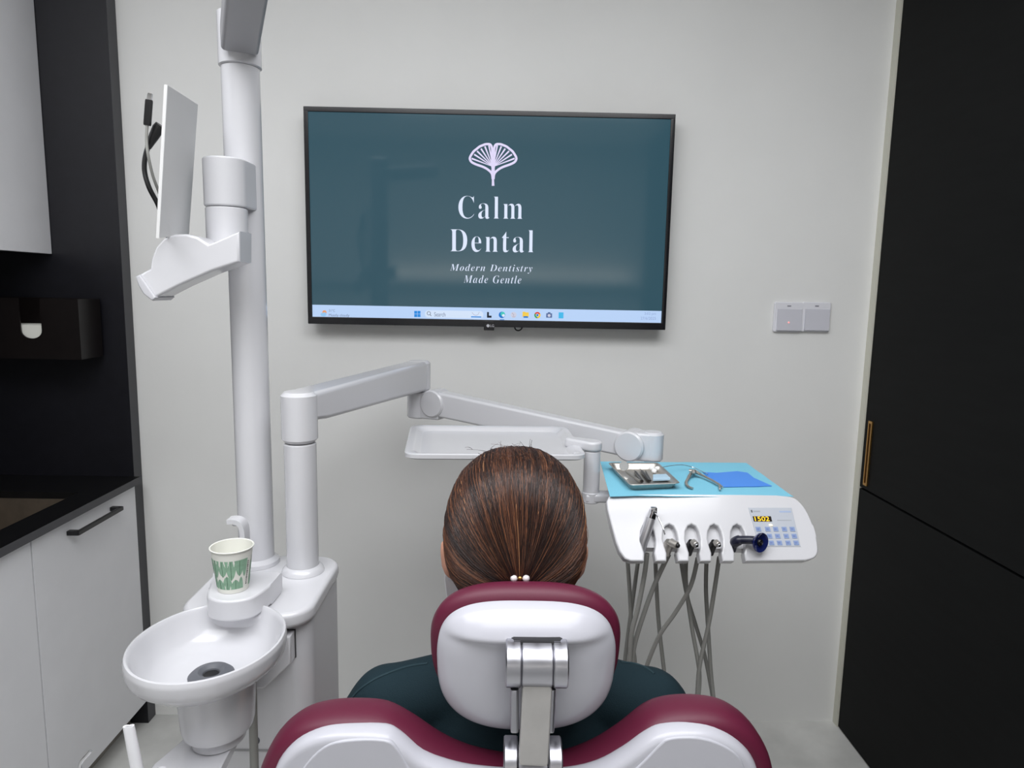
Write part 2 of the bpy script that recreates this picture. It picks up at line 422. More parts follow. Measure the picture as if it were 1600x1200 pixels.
fin(b, 'search_icon', glow('icon_slate', (60, 70, 90)), scr)
def tx(body, x0p, y0p, x1p, y1p, name, m, sp=1, off=0, par=None, y=TY0-.0009):
    return text_on(body, (at(x0p, y0p, y), at(x1p, y0p+(x1p-x0p)*.0125, y), at(x0p, y1p, y)), name, m, par or scr, sp, off)
GT = glow('text_slate', (110, 122, 150), .7)
tx('Search', 678.5, 487.8, 696, 494.5, 'search_text', GT)
tx('31°C', 513.8, 483.2, 523.5, 487.2, 'weather_text', GT)
tx('Mostly cloudy', 513.8, 490.2, 546, 495.6, 'weather_text', GT)
tx('3:02 pm', 1007, 488, 1025, 493, 'clock_text', glow('text_pale', (146, 166, 210), .7))
tx('27/6/2025', 1001, 495, 1025, 499.5, 'clock_text', glow('text_pale', (146, 166, 210), .7))
b = B(); disc(b, 507, 488, 3.2); fin(b, 'weather_icon', glow('icon_orange', (235, 160, 110)), scr)
b = B(); disc(b, 503.5, 491.5, 2.6, TY0-.001); disc(b, 507, 491, 3, TY0-.001); disc(b, 506, 492.5, 3.6, TY0-.001, squash=.5); fin(b, 'weather_cloud', glow('icon_cloud', (150, 200, 240)), scr)
b = B(); sq(b, 736, 494.2, 752, 496.2, TY0-.0006); fin(b, 'search_art', glow('icon_azure', (40, 140, 225)), scr)
b = B(); tube(b, smooth_curve([at(737.5, 488, TY0-.001), at(741, 492, TY0-.001), at(746, 492, TY0-.001), at(749, 487.5, TY0-.001)]), .0012, 6, flat=.3); fin(b, 'search_art', glow('icon_plum', (120, 60, 90)), scr)
b = B(); sq(b, 761, 487.5, 763.8, 496.5, TY0-.0006); sq(b, 763.8, 493.2, 768, 496.5, TY0-.0006); fin(b, 'task_view_icon', glow('icon_ink', (24, 34, 48)), scr)
b = B(); disc(b, 784.3, 492, 5.0); fin(b, 'browser_icon', glow('icon_blue', (30, 120, 205)), scr)
b = B(); disc(b, 785.5, 490.6, 3.4, TY0-.001); fin(b, 'browser_swirl', glow('icon_teal', (70, 200, 190)), scr)
b = B(); disc(b, 786.6, 493, 2.2, TY0-.0014); fin(b, 'browser_swirl', glow('icon_white', (225, 235, 250)), scr)
b = B(); sq(b, 781, 499, 788, 500, TY0-.0004); fin(b, 'active_mark', glow('icon_blue', (30, 120, 205)), scr)
b = B(); disc(b, 802.5, 492, 4.6); fin(b, 'app_icon', glow('icon_pale', (206, 208, 226)), scr)
b = B(); tube(b, [at(800, 489, TY0-.0014), at(803, 492, TY0-.0014), at(801, 495, TY0-.0014), at(805, 495, TY0-.0014)], .0008, 6); fin(b, 'app_icon', glow('icon_rose', (170, 150, 160)), scr)
b = B(); sq(b, 816.5, 488, 826, 495.5, TY0-.0006, r=.001); sq(b, 816.5, 487, 821, 489, TY0-.0006); fin(b, 'folder_icon', glow('icon_yellow', (246, 206, 80)), scr)
b = B(); sq(b, 818, 494, 825, 496.6, TY0-.001); fin(b, 'folder_icon', glow('icon_blue', (30, 120, 205)), scr)
for k, (rgb, nm) in enumerate((((224, 66, 50), 'icon_red'), ((246, 200, 50), 'icon_gold'), ((60, 160, 80), 'icon_green'))):
    b = B(); c = at(839.7, 492.4, TY0-.0006); R0 = 4.9*2.14/F_PX; a0 = math.radians(30+120*((0, 2, 1)[k]))
    prism(b, [c]+[c+V((R0*math.cos(a0+math.radians(120*j/10)), 0, R0*math.sin(a0+math.radians(120*j/10)))) for j in range(11)], (0, -.0003, 0)); fin(b, 'wheel_icon', glow(nm, rgb), scr)
b = B(); disc(b, 839.7, 492.4, 2.4, TY0-.001); fin(b, 'wheel_icon', glow('icon_white', (225, 235, 250)), scr)
b = B(); disc(b, 839.7, 492.4, 1.8, TY0-.0014); fin(b, 'wheel_icon', glow('icon_blue', (30, 120, 205)), scr)
b = B(); sq(b, 853.5, 489.4, 862.5, 496.5, TY0-.0006, r=.001); sq(b, 856, 487.8, 860, 490, TY0-.0006); fin(b, 'camera_icon', glow('icon_steel', (90, 112, 160)), scr)
b = B(); disc(b, 858, 493, 2.3, TY0-.001); fin(b, 'camera_icon', glow('icon_pale', (206, 208, 226)), scr)
b = B(); sq(b, 873, 488, 880.3, 497.5, TY0-.0006, r=.001); fin(b, 'note_icon', glow('icon_sky', (70, 186, 236)), scr)
# lettering and emblem on the wallpaper
def tz(x, y): return (660+x/4.445, 190+y/4.445)
HEAD = WHITEP
tx('𝐂𝐚𝐥𝐦', 716.3, 305.8, 817, 341.5, 'heading_lettering', HEAD, 1.13, -.013)
tx('𝐃𝐞𝐧𝐭𝐚𝐥', 703, 358.2, 834.3, 393.2, 'heading_lettering', HEAD, 1.13, -.013)
tx('𝑴𝒐𝒅𝒆𝒓𝒏 𝑫𝒆𝒏𝒕𝒊𝒔𝒕𝒓𝒚', 703, 412.3, 832, 426, 'tagline_lettering', HEAD, 1.15, -.012)
tx('𝑴𝒂𝒅𝒆 𝑮𝒆𝒏𝒕𝒍𝒆', 724.3, 429.8, 814.5, 442, 'tagline_lettering', HEAD, 1.15, -.012)
b = B()
def em(pts, r, n=5):
    P = [at(*tz(x, y), TY0-.0006) for x, y in pts]; tube(b, smooth_curve(P, n), [q*2.14/F_PX/4.445 for q in r] if isinstance(r, list) else r*2.14/F_PX/4.445, 8)
for s in (1, -1):
    X = lambda x: 491+s*(x-491)
    L = [(496, 320), (499, 240), (498, 190), (510, 160), (540, 157), (562, 164), (585, 174), (605, 190), (625, 206), (638, 224), (650, 245), (652, 262), (640, 281), (610, 297), (560, 315), (525, 335), (500, 362), (494, 400)]
    em([(X(x), y) for x, y in L], 7.5)
    for x, y in ((520, 165), (548, 172), (575, 188), (602, 205), (622, 228), (640, 256)):
        em([(X(493), 312), (X(x), y)], [2, 5.5], 1)
em([(491, 300), (491, 340), (490, 400), (491, 446)], [9, 12, 7, 9], 1)
for v in b.verts: v.co.y = TY0-.0006+(v.co.y-(TY0-.0006))*.1
fin(b, 'ginkgo_emblem', glow('emblem_lilac', (226, 218, 250)), scr)
# brand tab and cable below
bt = fin(box(B(), (at(756, 510, TY0).x, TY0-.0045, at(760, 516, TY0).z), (at(772, 510, TY0).x, TY0+.02, zb+.018), .001), 'brand_tab', TVB, tv)
text_on('LG', (at(766, 507, TY0-.005), at(772, 507, TY0-.005), at(766, 511, TY0-.005)), 'brand_lettering', mat('silver_print', (190, 190, 196), .4), bt)
b = B(); disc(b, 762.5, 509, 2.4, TY0-.005); fin(b, 'brand_lettering', mat('silver_print', (190, 190, 196), .4), bt)
b = B(); p = at(810, 511, 2.16); tube(b, smooth_curve([p+V((-.014, 0, .012)), p+V((-.010, 0, -.006)), p+V((0, 0, -.011)), p+V((.010, 0, -.005)), p+V((.014, 0, .012))]), .0022, 8); fin(b, 'cable_loop', DARK, tv)

# ------------------------------------------------------------------ switches
def switch(pxc, label, lit):
    a, c = at(pxc[0], pxc[1], YB-.01), at(pxc[2], pxc[3], YB-.01); cx, cz = (a.x+c.x)/2, (a.z+c.z)/2; h = (c.x-a.x)/2
    t = thing('light_switch', label, 'switch', (cx, YB, cz-h), 'wall switches right of the television')
    SW = mat('switch_white', (226, 226, 232), .35)
    b = B(); prism(b, [V((x, YB-.0004, z)) for x, z in rrect(cx, cz, h, h*1.03, .006)], (0, -.009, 0), .003); fin(b, 'plate', SW, t)
    b = B(); y = YB-.0094
    pts = [(-.80, -.93), (.93, -.93), (.93, .56), (-.80, .56)]
    lo = [V((cx+u*h, y, cz+v*h)) for u, v in pts]; tp = [V((cx+u*h*.97, y-(.007 if v < 0 else .0015), cz+v*h*.98)) for u, v in pts]
    loft(b, [lo, tp]); fin(b, 'rocker', mat('switch_rocker', (204, 204, 212), .35), t)
    fin(box(B(), (cx-.006, YB-.0102, cz+h*.72), (cx+.006, YB-.009, cz+h*.80)), 'label_mark', mat('mark_grey', (130, 130, 140), .5), t)
    if lit:
        b = B(); ball(b, (cx, YB-.0142, cz-h*.36), .0026); fin(b, 'indicator_lamp', glow('red_indicator', (255, 150, 145), 1), t)
switch((1211, 473.5, 1253, 517.5), 'white wall switch with a small red light, left of the pair', True)
switch((1254.5, 473.5, 1296, 517.5), 'white wall switch without a light, right of the pair', False)
# ------------------------------------------------------------------ spittoon unit
UX0, UX1, UY0, UY1, UZT = -.585, -.343, 1.165, 1.445, .887
un = thing('spittoon_unit', 'white dental spittoon unit with an oval bowl left of the chair', 'dental unit', (-.47, 1.3, 0))
def plan(x0, x1, y0, y1, r, z): return [V((x, y, z)) for x, y in rrect((x0+x1)/2, (y0+y1)/2, (x1-x0)/2, (y1-y0)/2, r, 7)]
b = B(); prism(b, plan(UX0+.012, UX1-.006, UY0+.03, UY1-.01, .035, .012), (0, 0, .845), .004)
fin(b, 'cabinet', mat('unit_white', (205, 205, 209), .3, coat=.2), un)
b = B(); prism(b, plan(UX0, UX1, UY0, UY1, .055, .8572), (0, 0, UZT-.8572), .009); fin(b, 'cap_plate', PLASTIC, un)
b = B()
for z in (.60, .53): box(b, (UX0+.04, UY0+.0285, z), (UX1-.04, UY0+.032, z+.004))
box(b, (-.455, UY0+.0285, .3), (-.451, UY0+.032, .78))
fin(b, 'panel_seam', mat('seam_grey', (150, 150, 152), .6), un)
b = B(); p = at(399, 1157, UY0+.03); cyl(b, p+V((0, -.003, 0)), p+V((0, .004, 0)), .0085); fin(b, 'round_port', GREYR, un)
# bowl
BC, BA, BB, BZ = V((-.473, 1.058, .90)), .120, .1345, .90
def el(prof, c=BC, seg=64): return [[c+V((BA*r*math.cos(2*PI*k/seg), BB*r*math.sin(2*PI*k/seg), z)) for k in range(seg)] for r, z in prof]
b = B(); loft(b, el([(.05, -.0695), (.30, -.069), (.52, -.066), (.68, -.058), (.80, -.044), (.875, -.024), (.925, -.007), (.945, -.0015), (.962, 0), (.985, -.001), (1, -.006), (1.002, -.011), (.994, -.022), (.98, -.030), (.945, -.0365), (.80, -.052), (.5, -.074), (.05, -.076)]))
bowl = fin(b, 'bowl', GLOSSW, un)
dc = BC+V((-.001, .006, -.0685))
b = B(); lathe(b, [(.001, .0005), (.012, -.001), (.0135, .004), (.02, .0085), (.030, .0065), (.036, .001), (.0355, -.001), (.001, -.002)], dc, seg=32); dr = fin(b, 'drain_cover', GREYR, bowl)
b = B(); cyl(b, dc+V((0, 0, .0006)), dc+V((0, 0, .0022)), .0118, bev=.0003); fin(b, 'drain_hole', DARK, dr)
SCt = BC+V((.006, .01, 0))
b = B(); loft(b, [[SCt+V((.062*r*math.cos(2*PI*k/48), .068*r*math.sin(2*PI*k/48), z)) for k in range(48)] for r, z in ((.5, -.0778), (.96, -.0755), (1.0, -.071), (.985, -.080), (.97, -.10), (.92, -.150), (.88, -.160), (.76, -.164), (.70, -.166), (.68, -.182))])
fin(b, 'bowl_stem', PLASTIC, un)
# bracket joining the bowl to the unit
b = B(); p0, p1 = at(440, 985, 1.192), at(461, 1026, 1.192)
prism(b, [V((p1.x, 1.196, p0.z)), V((p1.x, 1.196, p1.z)), V((p1.x-.05, 1.196, p1.z-.05)), V((p1.x-.11, 1.196, p1.z-.05)), V((p1.x-.11, 1.196, p0.z))], (0, -.028, 0), .004)
fin(b, 'bowl_bracket', PLASTIC, un)
b = B(); box(b, (p1.x-.112, 1.1935, p1.z-.003), (p1.x+.0012, 1.1965, p0.z+.0012)); fin(b, 'bracket_seam', SEAM, un)
# cup stand over the bowl
b = B(); zc = .928
o1 = [V((x, y, zc)) for x, y in smooth_curve([V((-.535, 1.30)).to_3d() if False else V((-.525, 1.27, 0)), V((-.517, 1.12, 0)), V((-.505, 1.082, 0)), V((-.470, 1.068, 0)), V((-.435, 1.080, 0)), V((-.424, 1.115, 0)), V((-.416, 1.27, 0))], 5) for x, y in [(x, y)]] if False else None
pl = smooth_curve([(-.548, 1.262, 0), (-.536, 1.225, 0), (-.524, 1.18, 0), (-.510, 1.146, 0), (-.4735, 1.132, 0), (-.437, 1.146, 0), (-.423, 1.18, 0), (-.419, 1.215, 0), (-.418, 1.262, 0)], 4)
prism(b, [V((p.x, p.y, zc)) for p in pl], (0, 0, -.0395), .005, 3)
fin(b, 'cup_stand', PLASTIC, un)
# cup filler spout
fy = 1.30; c0 = at(382, 845, fy)
b = B(); sp = [at(383, 900, fy), at(383, 850, fy), at(382, 828, fy), at(378, 817, fy), at(369, 812.5, fy), at(358, 813, fy)]
path = smooth_curve(sp, 5); rings = []
for i, p in enumerate(path):
    d = (path[min(i+1, len(path)-1)]-path[max(0, i-1)]).normalized(); nx = V((d.z, 0, -d.x)); wv = .014 if i < len(path)*.6 else .014-.004*(i/len(path)-.6)
    rings.append([p+nx*(.0045*sy)+V((0, wv*sx, 0)) for sx, sy in ((-1, -1), (1, -1), (1, 1), (-1, 1))])
loft(b, rings); fin(b, 'cup_filler', PLASTIC, un)
b = B(); p = at(367, 817, fy); cyl(b, p+V((0, 0, -.006)), p, .005); fin(b, 'filler_nozzle', PLASTIC, un)
# grey waste pipe behind the bowl stem
b = B(); tube(b, [(-.430, 1.125, .83), (-.433, 1.125, .5), (-.44, 1.13, .02)], .0075, 14); fin(b, 'waste_pipe', HOSE, un)
# assistant holder arm under the bowl
b = B(); zp = .7155
pp = [atz(x, y, zp) for x, y in ((385, 1121), (348, 1195), (318, 1260), (190, 1260), (240, 1193), (300, 1142), (340, 1110))]
prism(b, pp, (0, 0, -.018), .004); fin(b, 'holder_arm', PLASTIC, un)

# lamp pole with collars, standing on the unit
PX, PY = -.516, 1.40
pole = thing('lamp_pole', 'tall white lamp pole rising from the spittoon unit past the screen', 'pole', (PX, PY, UZT))
b = B(); cyl(b, (PX, PY, UZT+.0004), (PX, PY, 1.885), .0355, seg=48); fin(b, 'post', PLASTIC, pole)
b = B(); lathe(b, [(.040, .0005), (.046, .0005), (.045, .008), (.039, .013), (.0357, .016), (.0355, .0005)], (PX, PY, UZT), seg=48); fin(b, 'base_ring', PLASTIC, pole)
b = B(); lathe(b, [(.030, 1.884), (.0355, 1.8845), (.0395, 1.886), (.0395, 1.98), (.03, 1.985)], (PX, PY, 0), seg=48); fin(b, 'lamp_collar', PLASTIC, pole)
b = B(); beam(b, at(374, 62, 1.37), at(402, -170, 1.02), .066, .052, .066, .06, rad=.14); fin(b, 'lamp_arm', mat('lamp_arm_shaded', (172, 172, 176), .35), pole)  # shade on the arm's underside is painted in as its grey colour
# monitor arm on the pole
ma = thing('monitor_arm', 'white monitor arm clamped on the lamp pole with a bare mounting plate', 'monitor arm', (-.53, 1.34, 1.5))
zt, zs, zb2 = at(345, 247, 1.32).z, at(350, 324, 1.32).z, at(350, 372, 1.32).z
fc = V((-.527, 1.335, 0)); pc = V((PX-.006, PY-.02, 0))
def hull(c0, r0, c1, r1, z, n=20):
    d = (c1-c0); a = math.atan2(d.y, d.x); t = math.asin((r0-r1)/d.length)
    out = [V((c1.x+r1*math.cos(a+q), c1.y+r1*math.sin(a+q), z)) for q in [-(PI/2+t)+k*(PI+2*t)/n if False else -(PI/2-t)+k*(PI-2*t)/n for k in range(n+1)]]
    out += [V((c0.x+r0*math.cos(a+q), c0.y+r0*math.sin(a+q), z)) for q in [(PI/2-t)+k*(PI+2*t)/n for k in range(n+1)]]
    return out
def ring_plan(z, k=1): return hull(pc, .036*k, fc, .039*k, z)
b = B(); prism(b, ring_plan(zs+.001), (0, 0, zt-zs), .004); fin(b, 'pole_clamp', PLASTIC, ma)
b = B(); cyl(b, (fc.x, fc.y, zb2-.01), (fc.x, fc.y, zs), .0375, seg=40); fin(b, 'swivel', PLASTIC, ma)
AY = 1.27
prof = [(374, 361), (374, 409), (330, 424), (280, 446), (237, 468), (226, 460), (217, 447), (211, 433), (226, 424), (234, 420), (236, 405), (243, 386), (256, 372), (272, 366), (291, 365.5), (308, 370), (325, 381), (334, 378)]
b = B(); prism(b, [at(x, y, AY-.03) for x, y in prof], (0, .062, 0), .005, 3); fin(b, 'swing_arm', PLASTIC, ma)
b = B(); prism(b, [at(x, y, AY-.036) for x, y in ((211, 432), (218, 429), (243, 465), (237, 470), (224, 460), (216, 447))], (0, .074, 0), .003); fin(b, 'end_cap', PLGREY, ma)
q = [at(259, 132, 1.19), at(307, 163, 1.345), at(293, 366, 1.345), at(246, 372, 1.19)]
nrm = (q[1]-q[0]).cross(q[3]-q[0]).normalized()
b = B(); prism(b, [p-nrm*.003 for p in q], nrm*.006, .0012); fin(b, 'mounting_plate', mat('plate_white', (222, 222, 222), .45), ma)
# cables hanging behind the plate
b = B(); CY = 1.255
tube(b, smooth_curve([at(235, 218, CY), at(227, 245, CY), at(226, 268, CY), at(233, 293, CY), at(246, 318, CY+.01), at(252, 335, CY+.02), at(259, 358, 1.272), at(266, 380, 1.270)], 6), .0042, 10)
tube(b, [at(251, 196, CY), at(247, 201, CY), at(240, 214, CY), at(231, 231, CY)], [.0088, .0095, .008, .005], 12)
tag(fin(b, 'power_cable', DARK), 'black cable with an angled plug hanging left of the white mounting plate', 'cable')
uc_ = thing('usb_cable', 'thin grey cable with an upright black plug beside the mounting plate', 'cable', at(232, 250, CY-.012))
b = B(); tube(b, smooth_curve([at(230, 194, CY-.014), at(229, 220, CY-.014), at(232, 245, CY-.014), at(239, 275, CY), at(250, 305, CY+.02), at(255, 325, CY+.025), at(264, 352, 1.282), at(272, 378, 1.275)], 5), .0026, 8); fin(b, 'cord', HOSE, uc_)
b = B(); beam(b, at(230, 196, CY-.014), at(233, 156, CY-.014), .012, .007, .012, .007, up=(0, 1, 0)); fin(b, 'plug_body', DARK, uc_)
b = B(); beam(b, at(233, 156.5, CY-.014), at(235, 146, CY-.014), .008, .004, .008, .004, up=(0, 1, 0), rad=.1); fin(b, 'plug_tip', CHROME, uc_)

# paper cup
CP = V((-.481, 1.185, .9285)); ch = .080
cu = thing('paper_cup', 'white paper cup with green leaf print on the stand over the bowl', 'cup', CP)
rb_, rt_ = .0262, .0358
b = B(); lathe(b, [(.001, .003), (rb_-.002, .003), (rb_-.0008, .0), (rb_, 0), (rb_+(rt_-rb_)*.95, ch*.95), (rt_, ch-.003), (rt_+.0018, ch-.0025), (rt_+.0022, ch-.001), (rt_+.001, ch), (rt_-.0007, ch-.001), (rb_-.0003, .005), (.001, .0045)], CP, seg=56)
fin(b, 'cup_wall', PAPER, cu)
def cone(a, t, e=.0003):
    r = rb_+(rt_-rb_)*t+e; return CP+V((r*math.cos(a), r*math.sin(a), t*ch))
def leafprint(tips, name, m, shape):
    b = B()
    for a0, wd, tb, tt in tips:
        n = 9; L, R_ = [], []
        for i in range(n):
            s = i/(n-1); hw = wd*shape(s); t = tb+(tt-tb)*s
            L.append(b.verts.new(cone(a0-hw, t))); R_.append(b.verts.new(cone(a0+hw, t)))
        Mi = [b.verts.new(cone(a0, tb+(tt-tb)*i/(n-1), .00033)) for i in range(n)]
        for i in range(n-1):
            b.faces.new((L[i], Mi[i], Mi[i+1], L[i+1])); b.faces.new((Mi[i], R_[i], R_[i+1], Mi[i+1]))
    return fin(b, name, m, cu)
A = lambda d: math.radians(d)
sh = lambda s: max(.02, (1-s)**.55*(.92+.25*s))
leafprint([(A(a), A(w_), .78, tt) for a, w_, tt in ((178, 20, .38), (205, 20, .40), (232, 20, .36), (260, 21, .40), (287, 20, .32), (313, 17, .40), (330, 11, .36), (25, 24, .38), (60, 24, .4), (95, 24, .35), (130, 24, .38), (155, 16, .42))], 'leaf_print', GREEN, sh)
leafprint([(A(a), A(w_), .10, tt) for a, w_, tt in ((190, 18, .40), (218, 20, .44), (246, 20, .34), (273, 21, .42), (300, 18, .33), (318, 10, .38), (2, 9, .7), (40, 24, .38), (80, 24, .42), (120, 24, .36), (160, 20, .40))], 'leaf_print', GREEN, sh)
b = B()
for a, t0, t1 in ((205, .77, .40), (232, .77, .36), (260, .77, .4), (287, .77, .32), (313, .77, .4), (218, .11, .44), (246, .11, .34), (273, .11, .42), (300, .11, .33)):
    tube(b, [cone(A(a), t0+(t1-t0)*i/5, .0004) for i in range(6)], .00035, 5)
fin(b, 'leaf_vein', GREEND, cu)
b = B()
for i in range(12): t = .16+.047*i; tube(b, [cone(A(338+i*.4), t, .0004), cone(A(341+i*.4), t+.022, .0004)], .0006 if i % 3 else .0009, 5)
fin(b, 'print_marks', DARK, cu)

# suction tube and syringe tip at the lower left
hs = thing('suction_tube', 'white flat-ended suction tube standing left below the bowl', 'suction tube', at(222, 1230, .75))
b = B(); a0, a1 = at(201, 1135, .75), at(226, 1260, .75); d = (a1-a0).normalized(); x = d.cross(V((0, 1, 0))).normalized(); y = x.cross(d)
def oval(p, wx, wy, pinch=0): return [p+x*(wx*math.cos(2*PI*k/28))+y*(wy*math.sin(2*PI*k/28)*(1-pinch*(1-abs(math.cos(2*PI*k/28))))) for k in range(28)]
loft(b, [oval(a0+d*.006, .0046, .0022, .6), oval(a0-d*.0002, .0048, .0024, .6), oval(a0-d*.0006, .0066, .0042, .5), oval(a0+d*.004, .0068, .0046, .4), oval(a0+d*.03, .0068, .006, .1), oval(a1, .0072, .007)]); fin(b, 'tube_body', mat('tube_white', (236, 236, 240), .3), hs)
ht = thing('syringe_nozzle', 'bent chrome syringe nozzle at the bottom left by the cabinet', 'syringe', at(128, 1230, .72))
b = B(); tube(b, smooth_curve([at(142, 1173, .72), at(136, 1180, .72), at(128, 1189, .72), at(125, 1198, .72), at(124, 1230, .72)]), .0019, 12); fin(b, 'nozzle', CHROME, ht)
# (off the frame) a small holder carries both, on the assistant arm
hp = at(176, 1245, .76)
b = B(); box(b, hp+V((-.05, -.022, -.03)), hp+V((.045, .03, -.008)), .006); box(b, hp+V((.0, .0, -.06)), hp+V((.02, .02, -.03)))
e = sum(pp[2:4], V())/2
tube(b, [hp+V((.01, .01, -.05)), V((e.x, e.y, hp.z-.09)), V((e.x, e.y+.02, zp-.01))], .012, 12)
fin(b, 'holder_block', PLASTIC, un)

# ------------------------------------------------------------------ delivery arm
CX_, CY_ = -.407, 1.36
da = thing('delivery_arm', 'white jointed delivery arm reaching from the unit to the instrument console', 'arm', (CX_, CY_, UZT))
b = B(); cyl(b, (CX_, CY_, UZT+.0004), (CX_, CY_, 1.158), .0318, seg=48); fin(b, 'column', PLASTIC, da)
b = B(); lathe(b, [(.033, .0005), (.043, .0005), (.041, .007), (.036, .012), (.0322, .0145), (.0318, .0005)], (CX_, CY_, UZT), seg=48); fin(b, 'base_ring', PLASTIC, da)
E = V((-.245, 1.985, 0)); ztop = 1.262
a0 = V((CX_, CY_, 0)); dd = (E-a0).normalized()
pa = hull(a0, .035, E, .033, 0)
def planz(z): return [V((p.x, p.y, z)) for p in pa]
# upper arm: solid plan with a belly that is deep at the column
b = B(); secs = []
L = (E-a0).length; nx = V((dd.y, -dd.x, 0))
def sect(s, hw, zt_, zb_, r=.010):
    c = a0+dd*s; o = []
    for sx, sz, an in ((1, 1, 0), (-1, 1, 90), (-1, -1, 180), (1, -1, 270)):
        for k in range(6):
            t = math.radians(an+18*k); o.append(c+nx*(sx*(hw-r)+r*math.cos(t))+V((0, 0, (zt_-r if sz > 0 else zb_+r)+r*math.sin(t))))
    return o
loft(b, [sect(.0, .0335, ztop-.0005, 1.205), sect(.06, .0335, ztop-.0005, 1.198), sect(L*.5, .032, ztop-.0005, 1.188), sect(L-.02, .031, ztop-.0005, 1.176)])
bar_ = fin(b, 'upper_beam', PLASTIC, da)
b = B(); cyl(b, (CX_, CY_, 1.160), (CX_, CY_, ztop), .0355, seg=48, bev=.007); fin(b, 'column_joint', PLASTIC, da)
b = B(); cyl(b, (E.x, E.y, 1.174), (E.x, E.y, ztop), .0335, seg=40, bev=.007); fin(b, 'elbow_cap', PLASTIC, da)
G = V((.345, 1.66, 0))
zE = 1.132; zG = at(1010, 695, 1.66).z
h0 = V((E.x+.055, E.y-.028, zE+.012)); h1 = V((at(988, 692, 1.66).x, 1.66, zG+.0))
b = B(); cyl(b, (E.x, E.y, 1.096), (E.x, E.y, 1.1735), .034, seg=40, bev=.004); d2 = (h1-h0); d2.z = 0; d2.normalize()
beam(b, V((E.x, E.y, 1.135)), h0+d2*.02-V((0, 0, .009)), .05, .078, .05, .074, rad=.12); fin(b, 'elbow_block', PLASTIC, da)
sd = V((d2.y, -d2.x, 0))
b = B(); beam(b, h0, h1, .048, .072, .044, .060, rad=.16); fin(b, 'spring_beam', PLASTIC, da)
for c_, r_ in ((h0, .0395), (h1, .0375)):
    b = B(); cyl(b, c_-sd*.031, c_+sd*.031, r_, seg=44, bev=.004); fin(b, 'hinge_disc', PLASTIC, da)
GE = V((at(1020, 690, 1.645).x, 1.645, zG))
b = B(); beam(b, h1, GE+d2*.004, .05, .070, .05, .070, rad=.14); cyl(b, GE+V((0, 0, -.0365)), GE+V((0, 0, .0368)), .0262, seg=36, bev=.006); fin(b, 'wrist_block', PLASTIC, da)
b = B(); cyl(b, (GE.x, GE.y, 1.03), (GE.x, GE.y, zG-.034), .019); fin(b, 'wrist_spindle', PLGREY, da)

# ------------------------------------------------------------------ instrument console
co = thing('instrument_console', 'white instrument console with a keypad and hose holders on the delivery arm', 'console', (.41, 1.45, .95))
ZT = 1.066
b = B()
pf = [(1.602, ZT), (1.345, ZT), (1.315, 1.02), (1.288, .975), (1.30, .962), (1.40, .985), (1.59, 1.018), (1.602, 1.03)]
prism(b, [V((.252, y, z)) for y, z in pf], (.336, 0, 0), .006, 3); fin(b, 'housing', PLASTIC, co)
b = B(); box(b, (.30, 1.58, 1.024), (GE.x+.03, 1.665, 1.045), .004); fin(b, 'rear_mount', PLGREY, co)
FP0 = V((0, 1.328, ZT)); FD = V((0, -.075, -.112)).normalized(); FN = V((0, FD.z, -FD.y))   # outward normal (towards viewer, up)
if FN.y > 0: FN = -FN
def fpt(px, py): return onplane(px, py, FP0, FN)
top = [(952, 775), (1000, 773), (1100, 773), (1200, 774), (1236, 776), (1252, 786), (1264, 804), (1272, 826), (1278, 850), (1278, 864), (1272, 872), (1258, 876)]
slots = [(1152, 818), (1116, 818), (1081, 818), (1046, 818), (1011, 820)]
ol = [fpt(x, y) for x, y in smooth_curve([(x, y, 0) for x, y in top], 4) for x, y in [(x, y)]] if False else [fpt(p.x, p.y) for p in smooth_curve([(x, y, 0) for x, y in top], 4)]
for cx, ty in slots:
    for dx, yy in ((12, 877), (10, 864), (13, 853), (13.5, 842), (11, 830), (6.5, 822), (0, 819), (-6.5, 822), (-11, 830), (-12.5, 842), (-10, 854), (-7, 864), (-8, 877)):
        k = (yy-819)/58
        ol.append(fpt(cx+dx*.9+k*3, yy))
for x, y in ((985, 877), (976, 873), (968, 862), (962, 846), (955, 820), (949, 795), (948, 783)): ol.append(fpt(x, y))
b = B(); prism(b, [p-FN*.0255 for p in ol], FN*.0255, .0035, 3); fas = fin(b, 'front_panel', GLOSSW, co)
# raised inner face around the keypad
pk = [(1170, 794), (1236, 794), (1257, 866), (1218, 866), (1198, 840), (1186, 832), (1180, 826)]
b = B(); prism(b, [fpt(x, y)+FN*.0002 for x, y in ((1169, 793.5), (1236.5, 793.5), (1251, 854), (1186, 854))], FN*.0008, .0002, 1)
kp = fin(b, 'keypad', mat('keypad_film', (182, 187, 196), .3), co)
def fq(x0, y0, x1, y1, h, off): 
    a, b_, c = fpt(x0, y0), fpt(x1, y0), fpt((x0+x1)/2, y1); sk_ = 3*(y1-y0)/12
    return [p+FN*off for p in (fpt(x0, y0), fpt(x1, y0), fpt(x1+sk_, y1), fpt(x0+sk_, y1))], FN*h
def key(x0, y0, x1, y1, name, m, h=.0008, off=.001):
    b = B(); p, v = fq(x0, y0, x1, y1, h, off); prism(b, p, v); return fin(b, name, m, kp, smooth=False)
key(1175.5, 807, 1204, 815, 'display_window', mat('display_black', (36, 30, 24), .2))
text_on('1502', tuple(fpt(x, y)+FN*.0022 for x, y in ((1178, 807.6), (1200.5, 807.6), (1179.5, 814.6))), 'display_digits', glow('amber_digits', (255, 190, 30), 1.6), kp)
b = B(); p = fpt(1204, 820.5)+FN*.001; ball(b, p, .0036, s=(1, 1, .5)); fin(b, 'pilot_lamp', glow('warm_lamp', (255, 236, 196), 1.3), kp)
KB = mat('key_blue', (132, 152, 192), .45)
